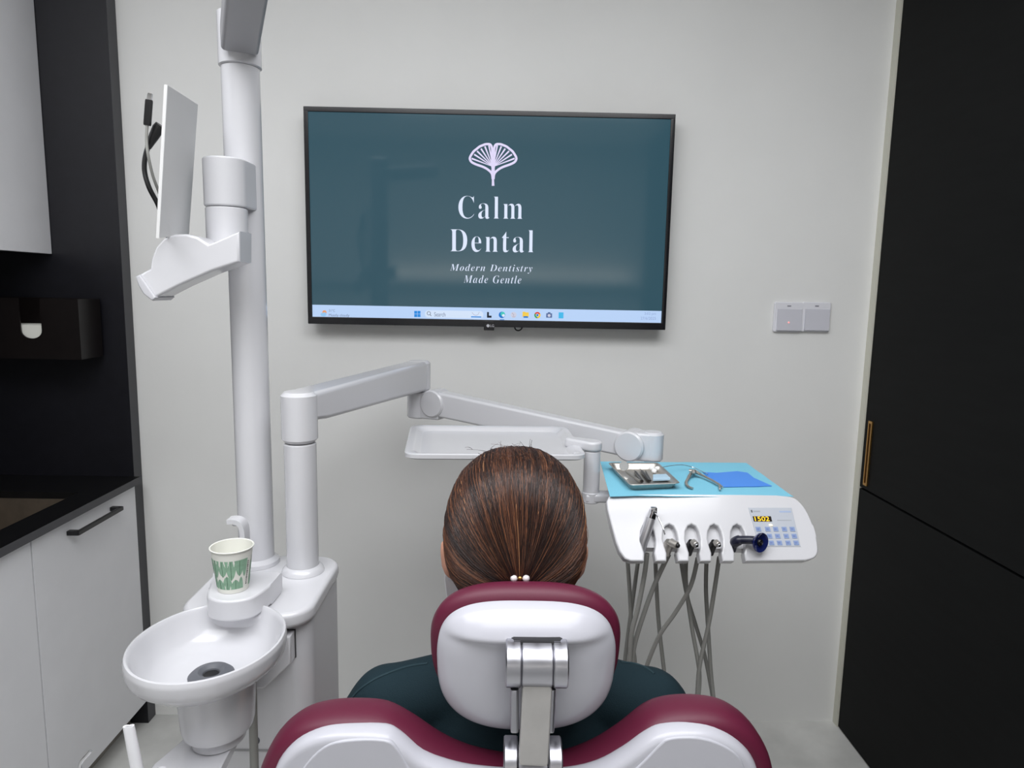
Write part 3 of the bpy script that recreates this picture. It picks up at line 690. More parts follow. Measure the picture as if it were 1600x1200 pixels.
for r_, (yy, sh_) in enumerate(((823.5, 0), (834.5, 3), (845, 6))):
    for cx in (1180, 1194.5, 1207, 1220.5, 1233):
        if r_ == 2 and cx == 1180: continue
        key(cx+sh_, yy, cx+sh_+7.6, yy+7, 'key', KB)
        key(cx+sh_+2, yy+2.2, cx+sh_+5.6, yy+4.6, 'key_symbol', mat('key_symbol', (110, 128, 180), .5), .0003, .00185)
key(1172.5, 797, 1175, 801, 'maker_mark', mat('mark_grey2', (96, 98, 104), .5), .0002)
key(1176.5, 798, 1187, 800.4, 'maker_mark', mat('mark_pale', (160, 164, 172), .5), .0002)
key(1217, 798.5, 1235, 801, 'model_mark', mat('mark_blue', (160, 176, 206), .5), .0002)
key(1214, 812.5, 1236, 813.6, 'printed_line', mat('mark_pale', (160, 164, 172), .5), .0002)
# hoses, drawn from the console underside to the floor coil
hz = [[(72, 335), (85, 520), (94, 700), (100, 800), (112, 880), (118, 1000)], [(132, 330), (106, 520), (84, 680), (60, 870), (52, 1000)],
      [(180, 300), (165, 420), (130, 600), (95, 740), (84, 900), (80, 1000)], [(226, 335), (232, 480), (246, 700), (278, 980), (300, 1180)],
      [(300, 305), (240, 430), (180, 580), (112, 800), (96, 960)], [(366, 335), (400, 530), (450, 700), (500, 870), (545, 1110), (560, 1260)],
      [(395, 335), (396, 480), (430, 720), (468, 950), (462, 1110), (455, 1260)], [(460, 325), (420, 480), (340, 620), (250, 750), (180, 915), (150, 1040)],
      [(508, 335), (505, 500), (516, 700), (532, 950), (548, 1110), (556, 1260)], [(578, 320), (555, 480), (520, 690), (470, 920), (455, 1110), (440, 1260)]]
for i, hpts in enumerate(hz):
    y0 = (1.40, 1.42, 1.30, 1.38, 1.31, 1.41, 1.36, 1.315, 1.39, 1.33)[i]
    P = [at(960+x/3.531, 780+y/3.531, y0+.012*k*(1 if i % 2 else .35)) for k, (x, y) in enumerate(hpts)]
    b = B(); tube(b, smooth_curve(P, 7), .0044 if i not in (4, 2) else .0048, 10); fin(b, 'hose', HOSE, co)

# instruments in the holders
sy = thing('air_water_syringe', 'chrome syringe standing in the leftmost console holder', 'syringe', fpt(1006, 850))
def fo(px, py, o): return fpt(px, py)+FN*o
b = B(); tube(b, [fo(1004, 862, -.016), fo(1005, 846, -.008), fo(1010, 830, .003), fo(1015, 812, .011)], [.0075, .0105, .0102, .0092], 16); fin(b, 'handle', SATIN, sy)
b = B(); beam(b, fo(1015, 814, .010), fo(1018, 801, .019), .015, .015, .014, .013, rad=.25); box(b, fo(1018, 803, .019)+V((-.0062, -.006, 0)), fo(1018, 803, .019)+V((.0062, .003, .009)), .002); fin(b, 'head', CHROME, sy)
b = B(); tube(b, smooth_curve([fo(1020, 807, .024), fo(1024, 815, .028), fo(1030, 829, .030), fo(1034, 841, .029)]), .0014, 8); fin(b, 'nozzle', CHROME, sy)
for i, (px, lab, bl) in enumerate(((1046, 'steel handpiece with a wide dark tip, in the second holder beside the chrome syringe', 1), (1081, 'black-collared handpiece in the middle console holder', 0), (1116, 'small steel handpiece in the fourth holder, left of the navy curing light', 2))):
    t = thing('handpiece', lab, 'handpiece', fpt(px, 850), 'handpieces in the console holders')
    k = (1.15, 1, .92)[i]
    a_, c_ = fo(px-2, 862, -.020), fo(px+(0, 0, 0)[i], 848, .004)
    b = B(); tube(b, [a_, fo(px-2, 853, -.006), c_], [.0072*k, .0086*k, .008*k], 16); fin(b, 'body', DARK if i else STEEL, t)
    q0 = fo(px+1, 848.5, .004); q1 = q0+V((.0085*k if i == 0 else .003, -.012*k, -.0005))
    b = B(); cyl(b, q0, q1, .0075*k, .0062*k, bev=.001); fin(b, 'collar', STEEL, t)
    b = B(); cyl(b, q1, q1+(q1-q0).normalized()*.004, .0040*k, .0034*k, bev=.0006); fin(b, 'tip', DARK if i == 0 else CHROME, t)
cl = thing('curing_light', 'navy blue curing light with a round shield in the rightmost holder', 'curing light', fpt(1155, 850))
b = B(); tube(b, smooth_curve([fo(1148, 856, -.018), fo(1148, 848, -.002), fo(1153, 846, .010), fo(1164, 847, .018), fo(1174, 848, .020)]), [.0078]*5+[.0098]*6+[.008]*10, 16); fin(b, 'handle', mat('midnight_plastic', (22, 24, 44), .3), cl)
b = B(); c_ = fo(1178, 850, .021); ax = V((.42, -.85, .05)).normalized()
lathe(b, [(.003, .004), (.012, .005), (.0175, .0085), (.0188, .009), (.0192, .0075), (.0175, .003), (.012, -.002), (.003, -.004)], c_, ax, 36); fin(b, 'shield', NAVY, cl)
b = B(); cyl(b, c_+ax*.0045, c_+ax*.009, .0068, .006, bev=.001); cyl(b, c_+ax*.009, c_+ax*.0105, .003); fin(b, 'lens', DARK, cl)

# ------------------------------------------------------------------ things on the console
bz = ZT+.0005
b = B(); nx_, ny_ = 26, 14; grid = []
c4 = [atz(938, 721, ZT+.002), atz(1166, 723, ZT+.002), atz(1240, 776, ZT+.002), atz(953, 775.5, ZT+.002)]
for lay in (0, 1):
    g = []
    for j in range(ny_+1):
        row = []
        for i in range(nx_+1):
            s, t = i/nx_, j/ny_; p = (c4[0]*(1-s)+c4[1]*s)*(1-t)+(c4[3]*(1-s)+c4[2]*s)*t
            wv = .0007+.0007*noise.noise(V((p.x*28, p.y*28, 3)))
            if t > .99: wv += .0012*max(0, math.sin(s*9))
            p = V((p.x, p.y, bz+wv*1.0+(.0006 if lay else 0))); row.append(b.verts.new(p))
        g.append(row)
    grid.append(g)
for lay, g in enumerate(grid):
    for j in range(ny_):
        for i in range(nx_): b.faces.new((g[j][i], g[j][i+1], g[j+1][i+1], g[j+1][i]))
for i in range(nx_):
    for j in (0, ny_): b.faces.new((grid[0][j][i], grid[0][j][i+1], grid[1][j][i+1], grid[1][j][i]))
for j in range(ny_):
    for i in (0, nx_): b.faces.new((grid[0][j][i], grid[0][j+1][i], grid[1][j+1][i], grid[1][j][i]))
tag(fin(b, 'paper_bib', BIB), 'light blue paper bib spread over the console top', 'bib')
tz0 = bz+.0022
# steel tray
st = [atz(x, y, tz0+.014) for x, y in ((950, 723), (1028, 723), (1063, 755), (984, 758))]
cx_ = sum(st, V())/4
itr = thing('instrument_tray', 'small steel tray of instruments on the blue paper bib', 'tray', V((cx_.x, cx_.y, tz0)))
def quadring(ins, z, r=.012):
    out = []; n = 4
    P = [V((p.x, p.y, 0)) for p in st]; c = sum(P, V())/4
    P = [c+(p-c)*(1-ins/((p-c).length)) for p in P]
    for i in range(n):
        a, b_, d_ = P[i-1], P[i], P[(i+1) % n]; e1 = (a-b_).normalized(); e2 = (d_-b_).normalized()
        for k in range(6):
            t = k/5; q = (b_+e1*r)*(1-t)**2+b_*2*t*(1-t)+(b_+e2*r)*t*t; out.append(V((q.x, q.y, z)))
    return out
b = B(); loft(b, [quadring(.018, tz0+.0015), quadring(.016, tz0+.0018), quadring(.008, tz0+.013), quadring(.004, tz0+.0145), quadring(0, tz0+.0148), quadring(-.001, tz0+.0138), quadring(.006, tz0+.0125), quadring(.014, tz0+.0005), quadring(.016, tz0)])
fin(b, 'tray_pan', STEEL, itr)
zi = tz0+.0018
def onz(px, py, z): return atz(px, py, z)
dm = thing('dental_mirror', 'round dental mirror lying with its head raised in the steel tray', 'dental mirror', onz(990, 745, zi))
b = B(); tube(b, [onz(1000, 752, zi+.004), onz(982, 740, zi+.008), onz(977, 735, zi+.013)], [.003, .003, .0013], 10); fin(b, 'handle', STEEL, dm)
b = B(); c_ = onz(975, 728, zi+.018); cyl(b, c_, c_+V((.0, -.0022, .0006)), .0105, bev=.0005); fin(b, 'mirror_head', mat('mirror_glass', (220, 222, 224), .05, metal=.9), dm)
for lab, p0, p1, r in (('thick dark probe in the steel tray, left of the pair', (991, 735), (1003, 752), .0036), ('dark steel probe in the middle of the steel tray', (1000, 733), (1014, 751.5), .003), ):
    t = thing('dental_probe', lab, 'probe', onz(*p1, zi), 'probes in the steel tray')
    A0, A1 = onz(*p0, zi+r+.001), onz(*p1, zi+r+.001)
    b = B(); tube(b, [A0, A0*.85+A1*.15, A0*.8+A1*.2, A1], [.001, .0014, r, r], 10); fin(b, 'shaft', mat('dark_steel', (70, 68, 68), .3, metal=.9), t)
tw = thing('tweezers', 'dark steel tweezers beside the probes in the steel tray', 'tweezers', onz(1017, 750, zi))
for dx in (0, 5):
    b = B(); beam(b, onz(1004+dx*.9, 736, zi+.003), onz(1016, 751, zi+.003), .002, .003, .005, .0035); fin(b, 'arm', mat('dark_steel', (70, 68, 68), .3, metal=.9), tw)
rl = thing('steel_rod_tool', 'long thin steel hand tool lying along the far edge of the tray', 'hand tool', onz(1000, 727, zi))
b = B(); tube(b, [onz(958, 727.5, zi+.006), onz(985, 727.5, zi+.006), onz(1015, 728, zi+.006)], [.0016, .0034, .0028], 10); fin(b, 'shaft', STEEL, rl)
b = B(); cyl(b, onz(995, 727.6, zi+.006), onz(1000, 727.7, zi+.006), .0038); fin(b, 'ring', CHROME, rl)
for lab, x, y, z in (('white cotton pellet at the far side of the tray, left one', 1018.5, 731.5, .006), ('white cotton pellet in the tray, right one of the cluster', 1027.5, 732, .006), ('white cotton pellet in the tray, nearest of the cluster', 1022, 736, .005)):
    b = B(); ball(b, onz(x, y, zi+z), .0062, s=(1, 1, .85)); o = fin(b, 'cotton_pellet', COTTON); tag(o, lab, 'cotton pellet', 'cotton pellets in the steel tray')
b = B(); Pq = [onz(x, y, zi+.003) for x, y in ((1020, 745), (1047, 744), (1051, 751), (1020, 752))]
prism(b, Pq, (0, 0, .006), .0015); o = fin(b, 'plastic_wrap', LBLUE); tag(o, 'pale blue wrapped packet in the near right corner of the tray', 'packet')
# forceps
fz = tz0+.004
fr = thing('clamp_forceps', 'steel clamp forceps lying open on the blue paper bib', 'forceps', onz(1095, 750, tz0))
b = B(); tube(b, smooth_curve([onz(1080, 739, fz+.004), onz(1076, 746, fz), onz(1072, 754, fz-.001), onz(1075, 760, fz-.001), onz(1082, 763, fz-.001)]), [.004]*6+[.0032]*19, 10, flat=.7); fin(b, 'handle', STEEL, fr)
b = B(); tube(b, [onz(1092, 740, fz+.004), onz(1112, 750, fz+.002), onz(1122, 756, fz+.001), onz(1129, 761, fz)], [.0036, .0032, .0034, .002], 10, flat=.7); cyl(b, onz(1124, 758, fz), onz(1125, 765, fz), .0022); fin(b, 'handle', STEEL, fr)
b = B(); tube(b, [onz(1077, 735, fz+.007), onz(1085, 736, fz+.007), onz(1094, 741, fz+.004)], [.0045, .0055, .004], 12, flat=.7); cyl(b, onz(1084, 737, fz), onz(1084, 737, fz+.012), .005); fin(b, 'joint', STEEL, fr)
b = B(); prism(b, [onz(x, y, tz0+.0002) for x, y in ((1098, 738), (1120, 739.2), (1152, 736.6), (1168, 739), (1178, 747), (1206, 759.5), (1180, 760.5), (1130, 761), (1112, 751))], (0, 0, .0008)); o = fin(b, 'rubber_dam', DAM); tag(o, 'bright blue rubber sheet lying right of the forceps on the bib', 'rubber sheet')
b = B(); tube(b, smooth_curve([onz(1036, 730, tz0+.017), onz(1050, 727.5, tz0+.018), onz(1066, 726.5, tz0+.014), onz(1082, 730, tz0+.006), onz(1098, 737, tz0+.0025), onz(1106, 741, tz0+.0025)]), .0009, 8); o = fin(b, 'wire_frame', CHROME); tag(o, 'thin curved wire bridging from the tray rim to the blue rubber sheet', 'wire')

# ------------------------------------------------------------------ side tray
ZR = 1.128
wt_ = thing('tray_table', 'empty white plastic tray on a post left of the console', 'tray', (.0, 1.55, ZR-.02))
tc = [atz(x, y, ZR) for x, y in ((642, 663.5), (886, 666), (917, 711), (631, 709))]
def tring(ins, z, r=.03):
    c = sum(tc, V())/4; P = [V((p.x, p.y, 0)) for p in tc]; cc = V((c.x, c.y, 0)); out = []
    P = [cc+(p-cc)*(1-ins/(p-cc).length) for p in P]
    for i in range(4):
        a, b_, d_ = P[i-1], P[i], P[(i+1) % 4]; e1 = (a-b_).normalized(); e2 = (d_-b_).normalized()
        for k in range(8):
            t = k/7; q = (b_+e1*r)*(1-t)**2+b_*2*t*(1-t)+(b_+e2*r)*t*t; out.append(V((q.x, q.y, z)))
    return out
b = B(); loft(b, [tring(.042, ZR-.0105), tring(.038, ZR-.0103), tring(.026, ZR-.003), tring(.018, ZR-.0008), tring(.005, ZR), tring(0, ZR-.002), tring(0, ZR-.010), tring(.006, ZR-.013), tring(.04, ZR-.014)]); fin(b, 'tray_plate', GLOSSW, wt_)
PT = at(926, 690, 1.50)
b = B(); cyl(b, (PT.x, PT.y, 1.0), (PT.x, PT.y, 1.118), .0185, seg=36); fin(b, 'post', PLASTIC, wt_)
b = B(); z_ = 1.1185; prism(b, hull(V((PT.x, PT.y, 0)), .0215, V((.158, 1.53, 0)), .015, z_), (0, 0, .022), .006); fin(b, 'bracket', PLASTIC, wt_)
b = B(); beam(b, (PT.x-.012, PT.y, 1.012), (.258, 1.50, 1.012), .04, .02, .04, .02); cyl(b, (PT.x, PT.y, .9995), (PT.x, PT.y, 1.024), .0205); fin(b, 'lower_bracket', PLASTIC, wt_)
# ------------------------------------------------------------------ dental chair
ch_ = thing('dental_chair', 'dental chair with maroon upholstery and glossy white back shells', 'dental chair', (.03, 1.1, 0))
TL = math.radians(7)
HO = V((.0355, .820, .994)); HU = V((1, 0, 0)); HV = V((0, -math.sin(TL), math.cos(TL))); HN = V((0, -math.cos(TL), -math.sin(TL)))
def hp_(u, v, n): return HO+HU*u+HV*v+HN*n
def sgnp(x, p): return math.copysign(abs(x)**p, x)
def outline(a, n1, n2, ax, bt, bb):
    c, s = math.cos(a), math.sin(a); n = n1 if s > 0 else n2
    u, v = sgnp(c, 2/n)*ax, sgnp(s, 2/n)*(bt if s > 0 else bb)
    return u*(1+.28*v), v
NA, NR = 96, 26
b = B(); rings = []
sst = lambda x, a, c: (lambda t: t*t*(3-2*t))(max(0, min(1, (x-a)/(c-a))))
for j in range(NR+1):
    r = (j/NR)**.8 if j else 0
    r = max(r, .004); row = []
    for i in range(NA):
        u, v = outline(2*PI*i/NA, 3.2, 2.6, .1135, .087, .097); u *= r; v *= r
        dome = .026*(1-r**5)
        lip = .011*sst(v, .046, .058)*(1-r**5)
        dish = -.010*math.exp(-((u-.006)/.05)**2)*sst(.056-v, 0, .02)*sst(v, -.09, -.0)
        row.append(b.verts.new(hp_(u, v, dome*1.0+lip+dish-.002)))
    rings.append(row)
back = [b.verts.new(v_.co-HN*.012) for v_ in rings[-1]]
for p, q in zip(rings, rings[1:]+[]):
    for i in range(NA): b.faces.new((p[i], p[(i+1) % NA], q[(i+1) % NA], q[i]))
for i in range(NA): b.faces.new((rings[-1][i], rings[-1][(i+1) % NA], back[(i+1) % NA], back[i]))
b.faces.new(rings[0]); b.faces.new(back[::-1])
fin(b, 'headrest_shell', PLASTIC2, ch_, ang=60)
b = B(); rings = []
for j in range(15):
    th = -PI/2+PI*j/14; k = max(1e-3, abs(math.cos(th)))**.62; nn = sgnp(math.sin(th), .8)
    rings.append([hp_(u*k, v*k+.004, nn*.029-.038) for u, v in (outline(2*PI*i/NA, 2.8, 2.5, .1255, .0925, .10) for i in range(NA))])
loft(b, rings); fin(b, 'headrest_cushion', MAROON, ch_, ang=80)
# headrest bracket
bk = thing('x', 'x', 'x', (0, 0, 0)); bpy.data.objects.remove(bk)
yb = .775
c1 = at(838, 1036, yb); rB = 38*.80/F_PX*.98
def X(px, y=yb, py=1036): return at(px, py, y).x
b = B(); cyl(b, (X(815), c1.y, c1.z), (X(862), c1.y, c1.z), rB, seg=48, bev=.0012); hb_ = fin(b, 'headrest_hinge', METAL, ch_)
for x0_, x1_ in ((790, 814), (863, 886)):
    b = B(); cyl(b, (X(x0_), c1.y, c1.z), (X(x1_), c1.y, c1.z), rB*1.01, seg=48, bev=.0015); fin(b, 'hinge_cheek', METAL, hb_)
b = B(); box(b, (X(797), c1.y-.006, c1.z-.01), (X(880), c1.y+.035, c1.z+.028), .004); fin(b, 'hinge_block', DARK, hb_)
c2 = at(832, 1192, .765); 
PM = mat('cast_metal', (172, 170, 168), .42, metal=.45, noise_amt=.08, nscale=30)
b = B(); n0, n1 = at(838, 1074, yb), at(832, 1175, .760)
beam(b, n0+V((0, -.012, .012)), n1+V((0, -.018, 0)), .0355, .020, .0345, .020, up=(0, -1, 0), rad=.1); fin(b, 'headrest_neck', PM, ch_)
for xa, xb in ((804, 804), (862, 859)):
    b = B(); beam(b, at(xa, 1075, yb-.012), at(xb, 1141, .755), .010, .016, .010, .016, up=(0, -1, 0), rad=.35)
    fin(b, 'neck_rib', METAL, ch_)
r2 = .030
b = B(); cyl(b, (X(809, .765, 1180), c2.y, c2.z-.006), (X(855, .765, 1180), c2.y, c2.z-.006), r2*.82, seg=48, bev=.001); h2 = fin(b, 'backrest_hinge', METAL, ch_)
for x0_, x1_ in ((787, 808.5), (855.5, 877)):
    b = B(); xa, xb = X(x0_, .765, 1180), X(x1_, .765, 1180)
    cyl(b, (xa, c2.y, c2.z), (xb, c2.y, c2.z), r2, seg=48, bev=.0015); box(b, (xa+.001, c2.y-.027, c2.z-.09), (xb-.001, c2.y+.03, c2.z), .003); fin(b, 'hinge_cheek', METAL, h2)
# backrest
bp = [(404, 1230), (414, 1185), (436, 1142), (470, 1113), (510, 1100), (560, 1097), (605, 1102), (645, 1122), (690, 1152), (735, 1172), (790, 1184), (832, 1186), (880, 1180), (925, 1163), (965, 1138), (1005, 1107), (1040, 1094), (1085, 1091), (1130, 1098), (1165, 1120), (1190, 1155), (1200, 1190), (1206, 1240)]
yk = .835
up = [at(x, y, yk) for x, y in bp]
low = [V((.30, yk, .62)), V((.24, yk, .47)), V((.03, yk, .44)), V((-.18, yk, .47)), V((-.26, yk, .62))]
cur = smooth_curve(up, 4)
def thick(pts, y_a, y_b, r, name, m, prof_n=7):
    """soft slab: inset the outline towards both faces"""
    P = [V((p.x, 0, p.z)) for p in pts]; n = len(P); nrm_ = []
    for i in range(n):
        t = (P[(i+2) % n]-P[i-2]).normalized(); nrm_.append(V((t.z, 0, -t.x)))
    A_ = sum(P[i].x*P[(i+1) % n].z-P[(i+1) % n].x*P[i].z for i in range(n)); sg = 1 if A_ > 0 else -1
    hy = (y_b-y_a)/2; my = (y_a+y_b)/2; rings = []
    for k in range(prof_n*2+1):
        th = -PI/2+PI*k/(prof_n*2)
        ins = r*(1-math.cos(th)**.8); yy = my+hy*sgnp(math.sin(th), .9)
        rings.append([V((p.x-q.x*sg*ins, yy, p.z-q.z*sg*ins)) for p, q in zip(P, nrm_)])
    b = B(); loft(b, rings); return fin(b, name, m, ch_, ang=70)
thick(cur+low, .795, .862, .021, 'backrest_cushion', MAROON)
bs = [(418, 1240), (434, 1192), (462, 1160), (500, 1143), (545, 1138), (600, 1140), (625, 1152), (660, 1180), (700, 1197), (750, 1207), (832, 1212), (890, 1209), (935, 1198), (975, 1176), (1008, 1152), (1035, 1139), (1075, 1135), (1118, 1141), (1155, 1161), (1180, 1192), (1190, 1240)]
us = [at(x, y, .79) for x, y in bs]
lows = [V((.285, .79, .62)), V((.22, .79, .49)), V((.03, .79, .46)), V((-.17, .79, .49)), V((-.25, .79, .62))]
thick(smooth_curve(us, 4)+lows, .778, .812, .012, 'backrest_shell', PLASTIC2)
inn = [(445, 1255), (470, 1205), (505, 1168), (545, 1157), (600, 1157), (622, 1172), (650, 1215), (700, 1240)]
inn2 = [(940, 1240), (995, 1200), (1030, 1165), (1048, 1154), (1090, 1153), (1130, 1165), (1160, 1190), (1172, 1240)]
for q in (inn, inn2):
    P = [at(x, y, .776) for x, y in q]; P += [V((P[-1].x, .776, .6)), V((P[0].x, .776, .6))]
    b = B(); prism(b, smooth_curve(P[:-2], 4)+P[-2:], (0, .008, 0), .0025, 3); fin(b, 'shell_panel', PLASTIC2, ch_)
b = B(); P = [(X(787, .75, 1180)-.004, c2.z-.02), (X(877, .75, 1180)+.004, c2.z-.02), (.10, .66), (-.03, .66)]
prism(b, [V((x, .745, z)) for x, z in P], (0, .04, 0), .006); fin(b, 'bracket_cover', PLASTIC, ch_)
# seat, leg rest and base (in front of the backrest)
def slab(y0, z0, y1, z1, hw0, hw1, t, name, m):
    b = B(); beam(b, (.03, y0, z0), (.03, y1, z1), hw0*2, t, hw1*2, t, rad=.45, seg=8); return fin(b, name, m, ch_)
slab(.885, .43, 1.38, .44, .24, .22, .09, 'seat_cushion', MAROON)
slab(1.385, .435, 1.93, .30, .21, .16, .07, 'leg_rest', MAROON)
slab(.84, .375, 1.38, .38, .19, .17, .035, 'seat_shell', PLASTIC)
b = B(); box(b, (-.08, .95, .06), (.14, 1.3, .36), .02); box(b, (-.16, .82, .001), (.22, 1.62, .06), .015); fin(b, 'pedestal', PLASTIC, ch_)
b = B(); box(b, (-.03, .80, .34), (.09, .90, .50), .012); fin(b, 'back_support', METAL, ch_)

# ------------------------------------------------------------------ person
pe = thing('person', 'person seen from behind, brown hair tied back, dark teal top, seated in the dental chair', 'person', (.03, 1.1, .48))
HC = V((.021, .975, 1.112))
mx = .032
JS = {s: V((mx+s*.194, .945, .860)) for s in (-1, 1)}
JE = {-1: V((mx-.315, .985, .650)), 1: V((mx+.315, .985, .650))}
JW = {s: V((mx+s*.155, 1.215, .605)) for s in (-1, 1)}
JH = {s: V((mx+s*.085, 1.00, .545)) for s in (-1, 1)}
JK = {s: V((mx+s*.095, 1.405, .565)) for s in (-1, 1)}
JA = {s: V((mx+s*.085, 1.80, .430)) for s in (-1, 1)}
b = B()
ball(b, HC+V((0, .004, .022)), 1, s=(.080, .092, .092)); ball(b, HC+V((0, .045, -.035)), 1, s=(.058, .055, .075))
ball(b, HC+V((0, .105, -.015)), 1, s=(.013, .02, .022)); ball(b, HC+V((0, .055, -.085)), 1, s=(.03, .035, .022))
capsule(b, HC+V((.002, -.015, -.03)), .052, (mx, .945, .915), .055)
for s in (-1, 1):
    ex = V((HC.x+s*.0985, HC.y+.012, HC.z-.040)); rt = Matrix.Rotation(s*math.radians(-24), 3, 'Z')
    ball(b, ex, 1, s=(.011, .018, .032), rot=rt); ball(b, ex+V((s*.006, -.004, .010)), 1, s=(.006, .013, .020), rot=rt); ball(b, ex+V((-s*.006, .004, -.026)), 1, s=(.008, .010, .014)); ball(b, ex+V((-s*.014, .008, 0)), 1, s=(.014, .014, .024))
ball(b, (mx, .945, .80), 1, s=(.145, .085, .12)); ball(b, (mx, .955, .66), 1, s=(.128, .088, .12)); ball(b, (mx, .97, .55), 1, s=(.15, .10, .085))
for s in (-1, 1):
    capsule(b, JS[s], .046, JE[s], .036); capsule(b, JE[s], .036, JW[s], .024)
    capsule(b, JH[s], .076, JK[s], .054); capsule(b, JK[s], .052, JA[s], .034)
    f0 = JA[s]+V((0, .02, -.035)); capsule(b, f0, .032, f0+V((s*.01, .10, .09)), .026)
    hd_ = (JK[s]+V((0, 0, 0))-JW[s]); hd_ = V((-s*.25, .95, -.12)).normalized(); sd_ = V((1, 0, 0))
    pm = JW[s]+hd_*.055; ball(b, pm, 1, s=(.038, .050, .016), rot=Matrix.Rotation(s*.26, 3, 'Z'))
    for k, (ox, ln) in enumerate(((-.028, .055), (-.010, .068), (.009, .065), (.026, .05))):
        r0 = pm+hd_*.038+sd_*ox; capsule(b, r0, .0085, r0+hd_*ln*.55+V((0, 0, -.004)), .008); capsule(b, r0+hd_*ln*.55+V((0, 0, -.004)), .008, r0+hd_*ln+V((0, 0, -.018)), .007)
    t0 = pm+sd_*(-s*.026)-hd_*.02; capsule(b, t0, .011, t0+hd_*.035+sd_*(-s*.022), .009); capsule(b, t0+hd_*.035+sd_*(-s*.022), .009, t0+hd_*.06+sd_*(-s*.024)+V((0, 0, -.01)), .008)
body = remeshed(b, 'body', SKIN, pe, .0055, 6)
for s in (-1, 1):
    b = B(); ball(b, HC+V((s*.030, .083, .012)), .012); fin(b, 'eye', mat('eye_white', (236, 232, 228), .2), pe)
    b = B(); ball(b, HC+V((s*.030, .0925, .012)), .0046); fin(b, 'iris', mat('eye_brown', (50, 30, 22), .2), pe)
# face mask, its edge shows below the left ear
b = B(); n = 22; rings = []
for off in (0, .0016):
    for j in range(7):
        t = j/6; z = HC.z-.046-.085*t; row = []
        for i in range(n+1):
            a = math.radians(-84+168*i/n); R_ = .0945-.010*abs(t-.45)+off
            row.append(b.verts.new((HC.x-.006+R_*1.06*math.sin(a), HC.y+.026+R_*(.92+.25*math.exp(-(a/.5)**2))*math.cos(a), z-.012*math.cos(a)+.004)))
        rings.append(row)
G1, G2 = rings[:7], rings[7:]
for g in (G1, G2):
    for j in range(6):
        for i in range(n): b.faces.new((g[j][i], g[j][i+1], g[j+1][i+1], g[j+1][i]))
for j in range(6):
    for i in (0, n): b.faces.new((G1[j][i], G1[j+1][i], G2[j+1][i], G2[j][i]))
for i in range(n):
    for j in (0, 6): b.faces.new((G1[j][i], G1[j][i+1], G2[j][i+1], G2[j][i]))
mk_ = mat('mask_white', (238, 240, 242), .8); nt_ = mk_.node_tree; tl_ = nt_.nodes.new('ShaderNodeBsdfTranslucent'); mx_ = nt_.nodes.new('ShaderNodeMixShader'); mx_.inputs[0].default_value = .6
tl_.inputs[0].default_value = (.9, .9, .92, 1); nt_.links.new(nt_.nodes['Principled BSDF'].outputs[0], mx_.inputs[1]); nt_.links.new(tl_.outputs[0], mx_.inputs[2]); nt_.links.new(mx_.outputs[0], nt_.nodes['Material Output'].inputs[0])
fin(b, 'face_mask', mat('mask_white', (238, 240, 242), .8, trans=.0), pe)
# shirt
b = B()
ball(b, (mx, .945, .800), 1, s=(.168, .098, .130)); ball(b, (mx, .955, .66), 1, s=(.150, .100, .14)); ball(b, (mx, .965, .56), 1, s=(.165, .108, .10))
capsule(b, (mx, .945, .885), .060, (mx, .945, .925), .050)
for s in (-1, 1):
    capsule(b, (mx+s*.035, .945, .905), .052, JS[s]+V((-s*.012, 0, .002)), .056)
    e_ = JS[s]+(JE[s]-JS[s])*.95; capsule(b, JS[s], .058, e_, .058)
    capsule(b, JS[s]+V((-s*.05, .0, -.05)), .07, (mx+s*.10, .95, .66), .06)
shirt = remeshed(b, 'shirt', CLOTH, pe, .0075, 10)
b = B()
for s in (-1, 1):
    capsule(b, (mx+s*.08, .985, .555), .098, JK[s], .066); capsule(b, JK[s], .064, JA[s]+V((0, -.03, .01)), .05)
ball(b, (mx, .975, .545), 1, s=(.172, .115, .085))
remeshed(b, 'trousers', TROUS, pe, .008, 8)
for s in (-1, 1):
    b = B(); f0 = JA[s]+V((0, .02, -.035)); capsule(b, f0+V((0, -.012, -.006)), .043, f0+V((s*.012, .11, .10)), .036); remeshed(b, 'shoe', DARK, pe, .006, 4)
# seams over the shoulders, laid on the cloth
dg = bpy.context.evaluated_depsgraph_get(); dg.update()
bm_ = bmesh.new(); bm_.from_mesh(shirt.data); bmesh.ops.translate(bm_, vec=ORG[shirt.name], verts=bm_.verts); bv = BVHTree.FromBMesh(bm_)
for pts in ([(668, 1037), (640, 1041), (612, 1050), (585, 1062), (562, 1078), (548, 1094)], [(970, 1035), (990, 1037), (1008, 1043), (1022, 1053)]):
    P = []
    for p in smooth_curve([(x, y, 0) for x, y in pts], 5):
        hit = bv.ray_cast(EYE, ray(p.x, p.y).normalized())
        if hit[0] is not None: P.append(hit[0]+hit[1]*.0004)
    if len(P) > 4:
        b = B(); tube(b, P, .0016, 6); fin(b, 'shirt_seam', mat('seam_cloth', (30, 54, 62), .85), pe)
bm_.free()
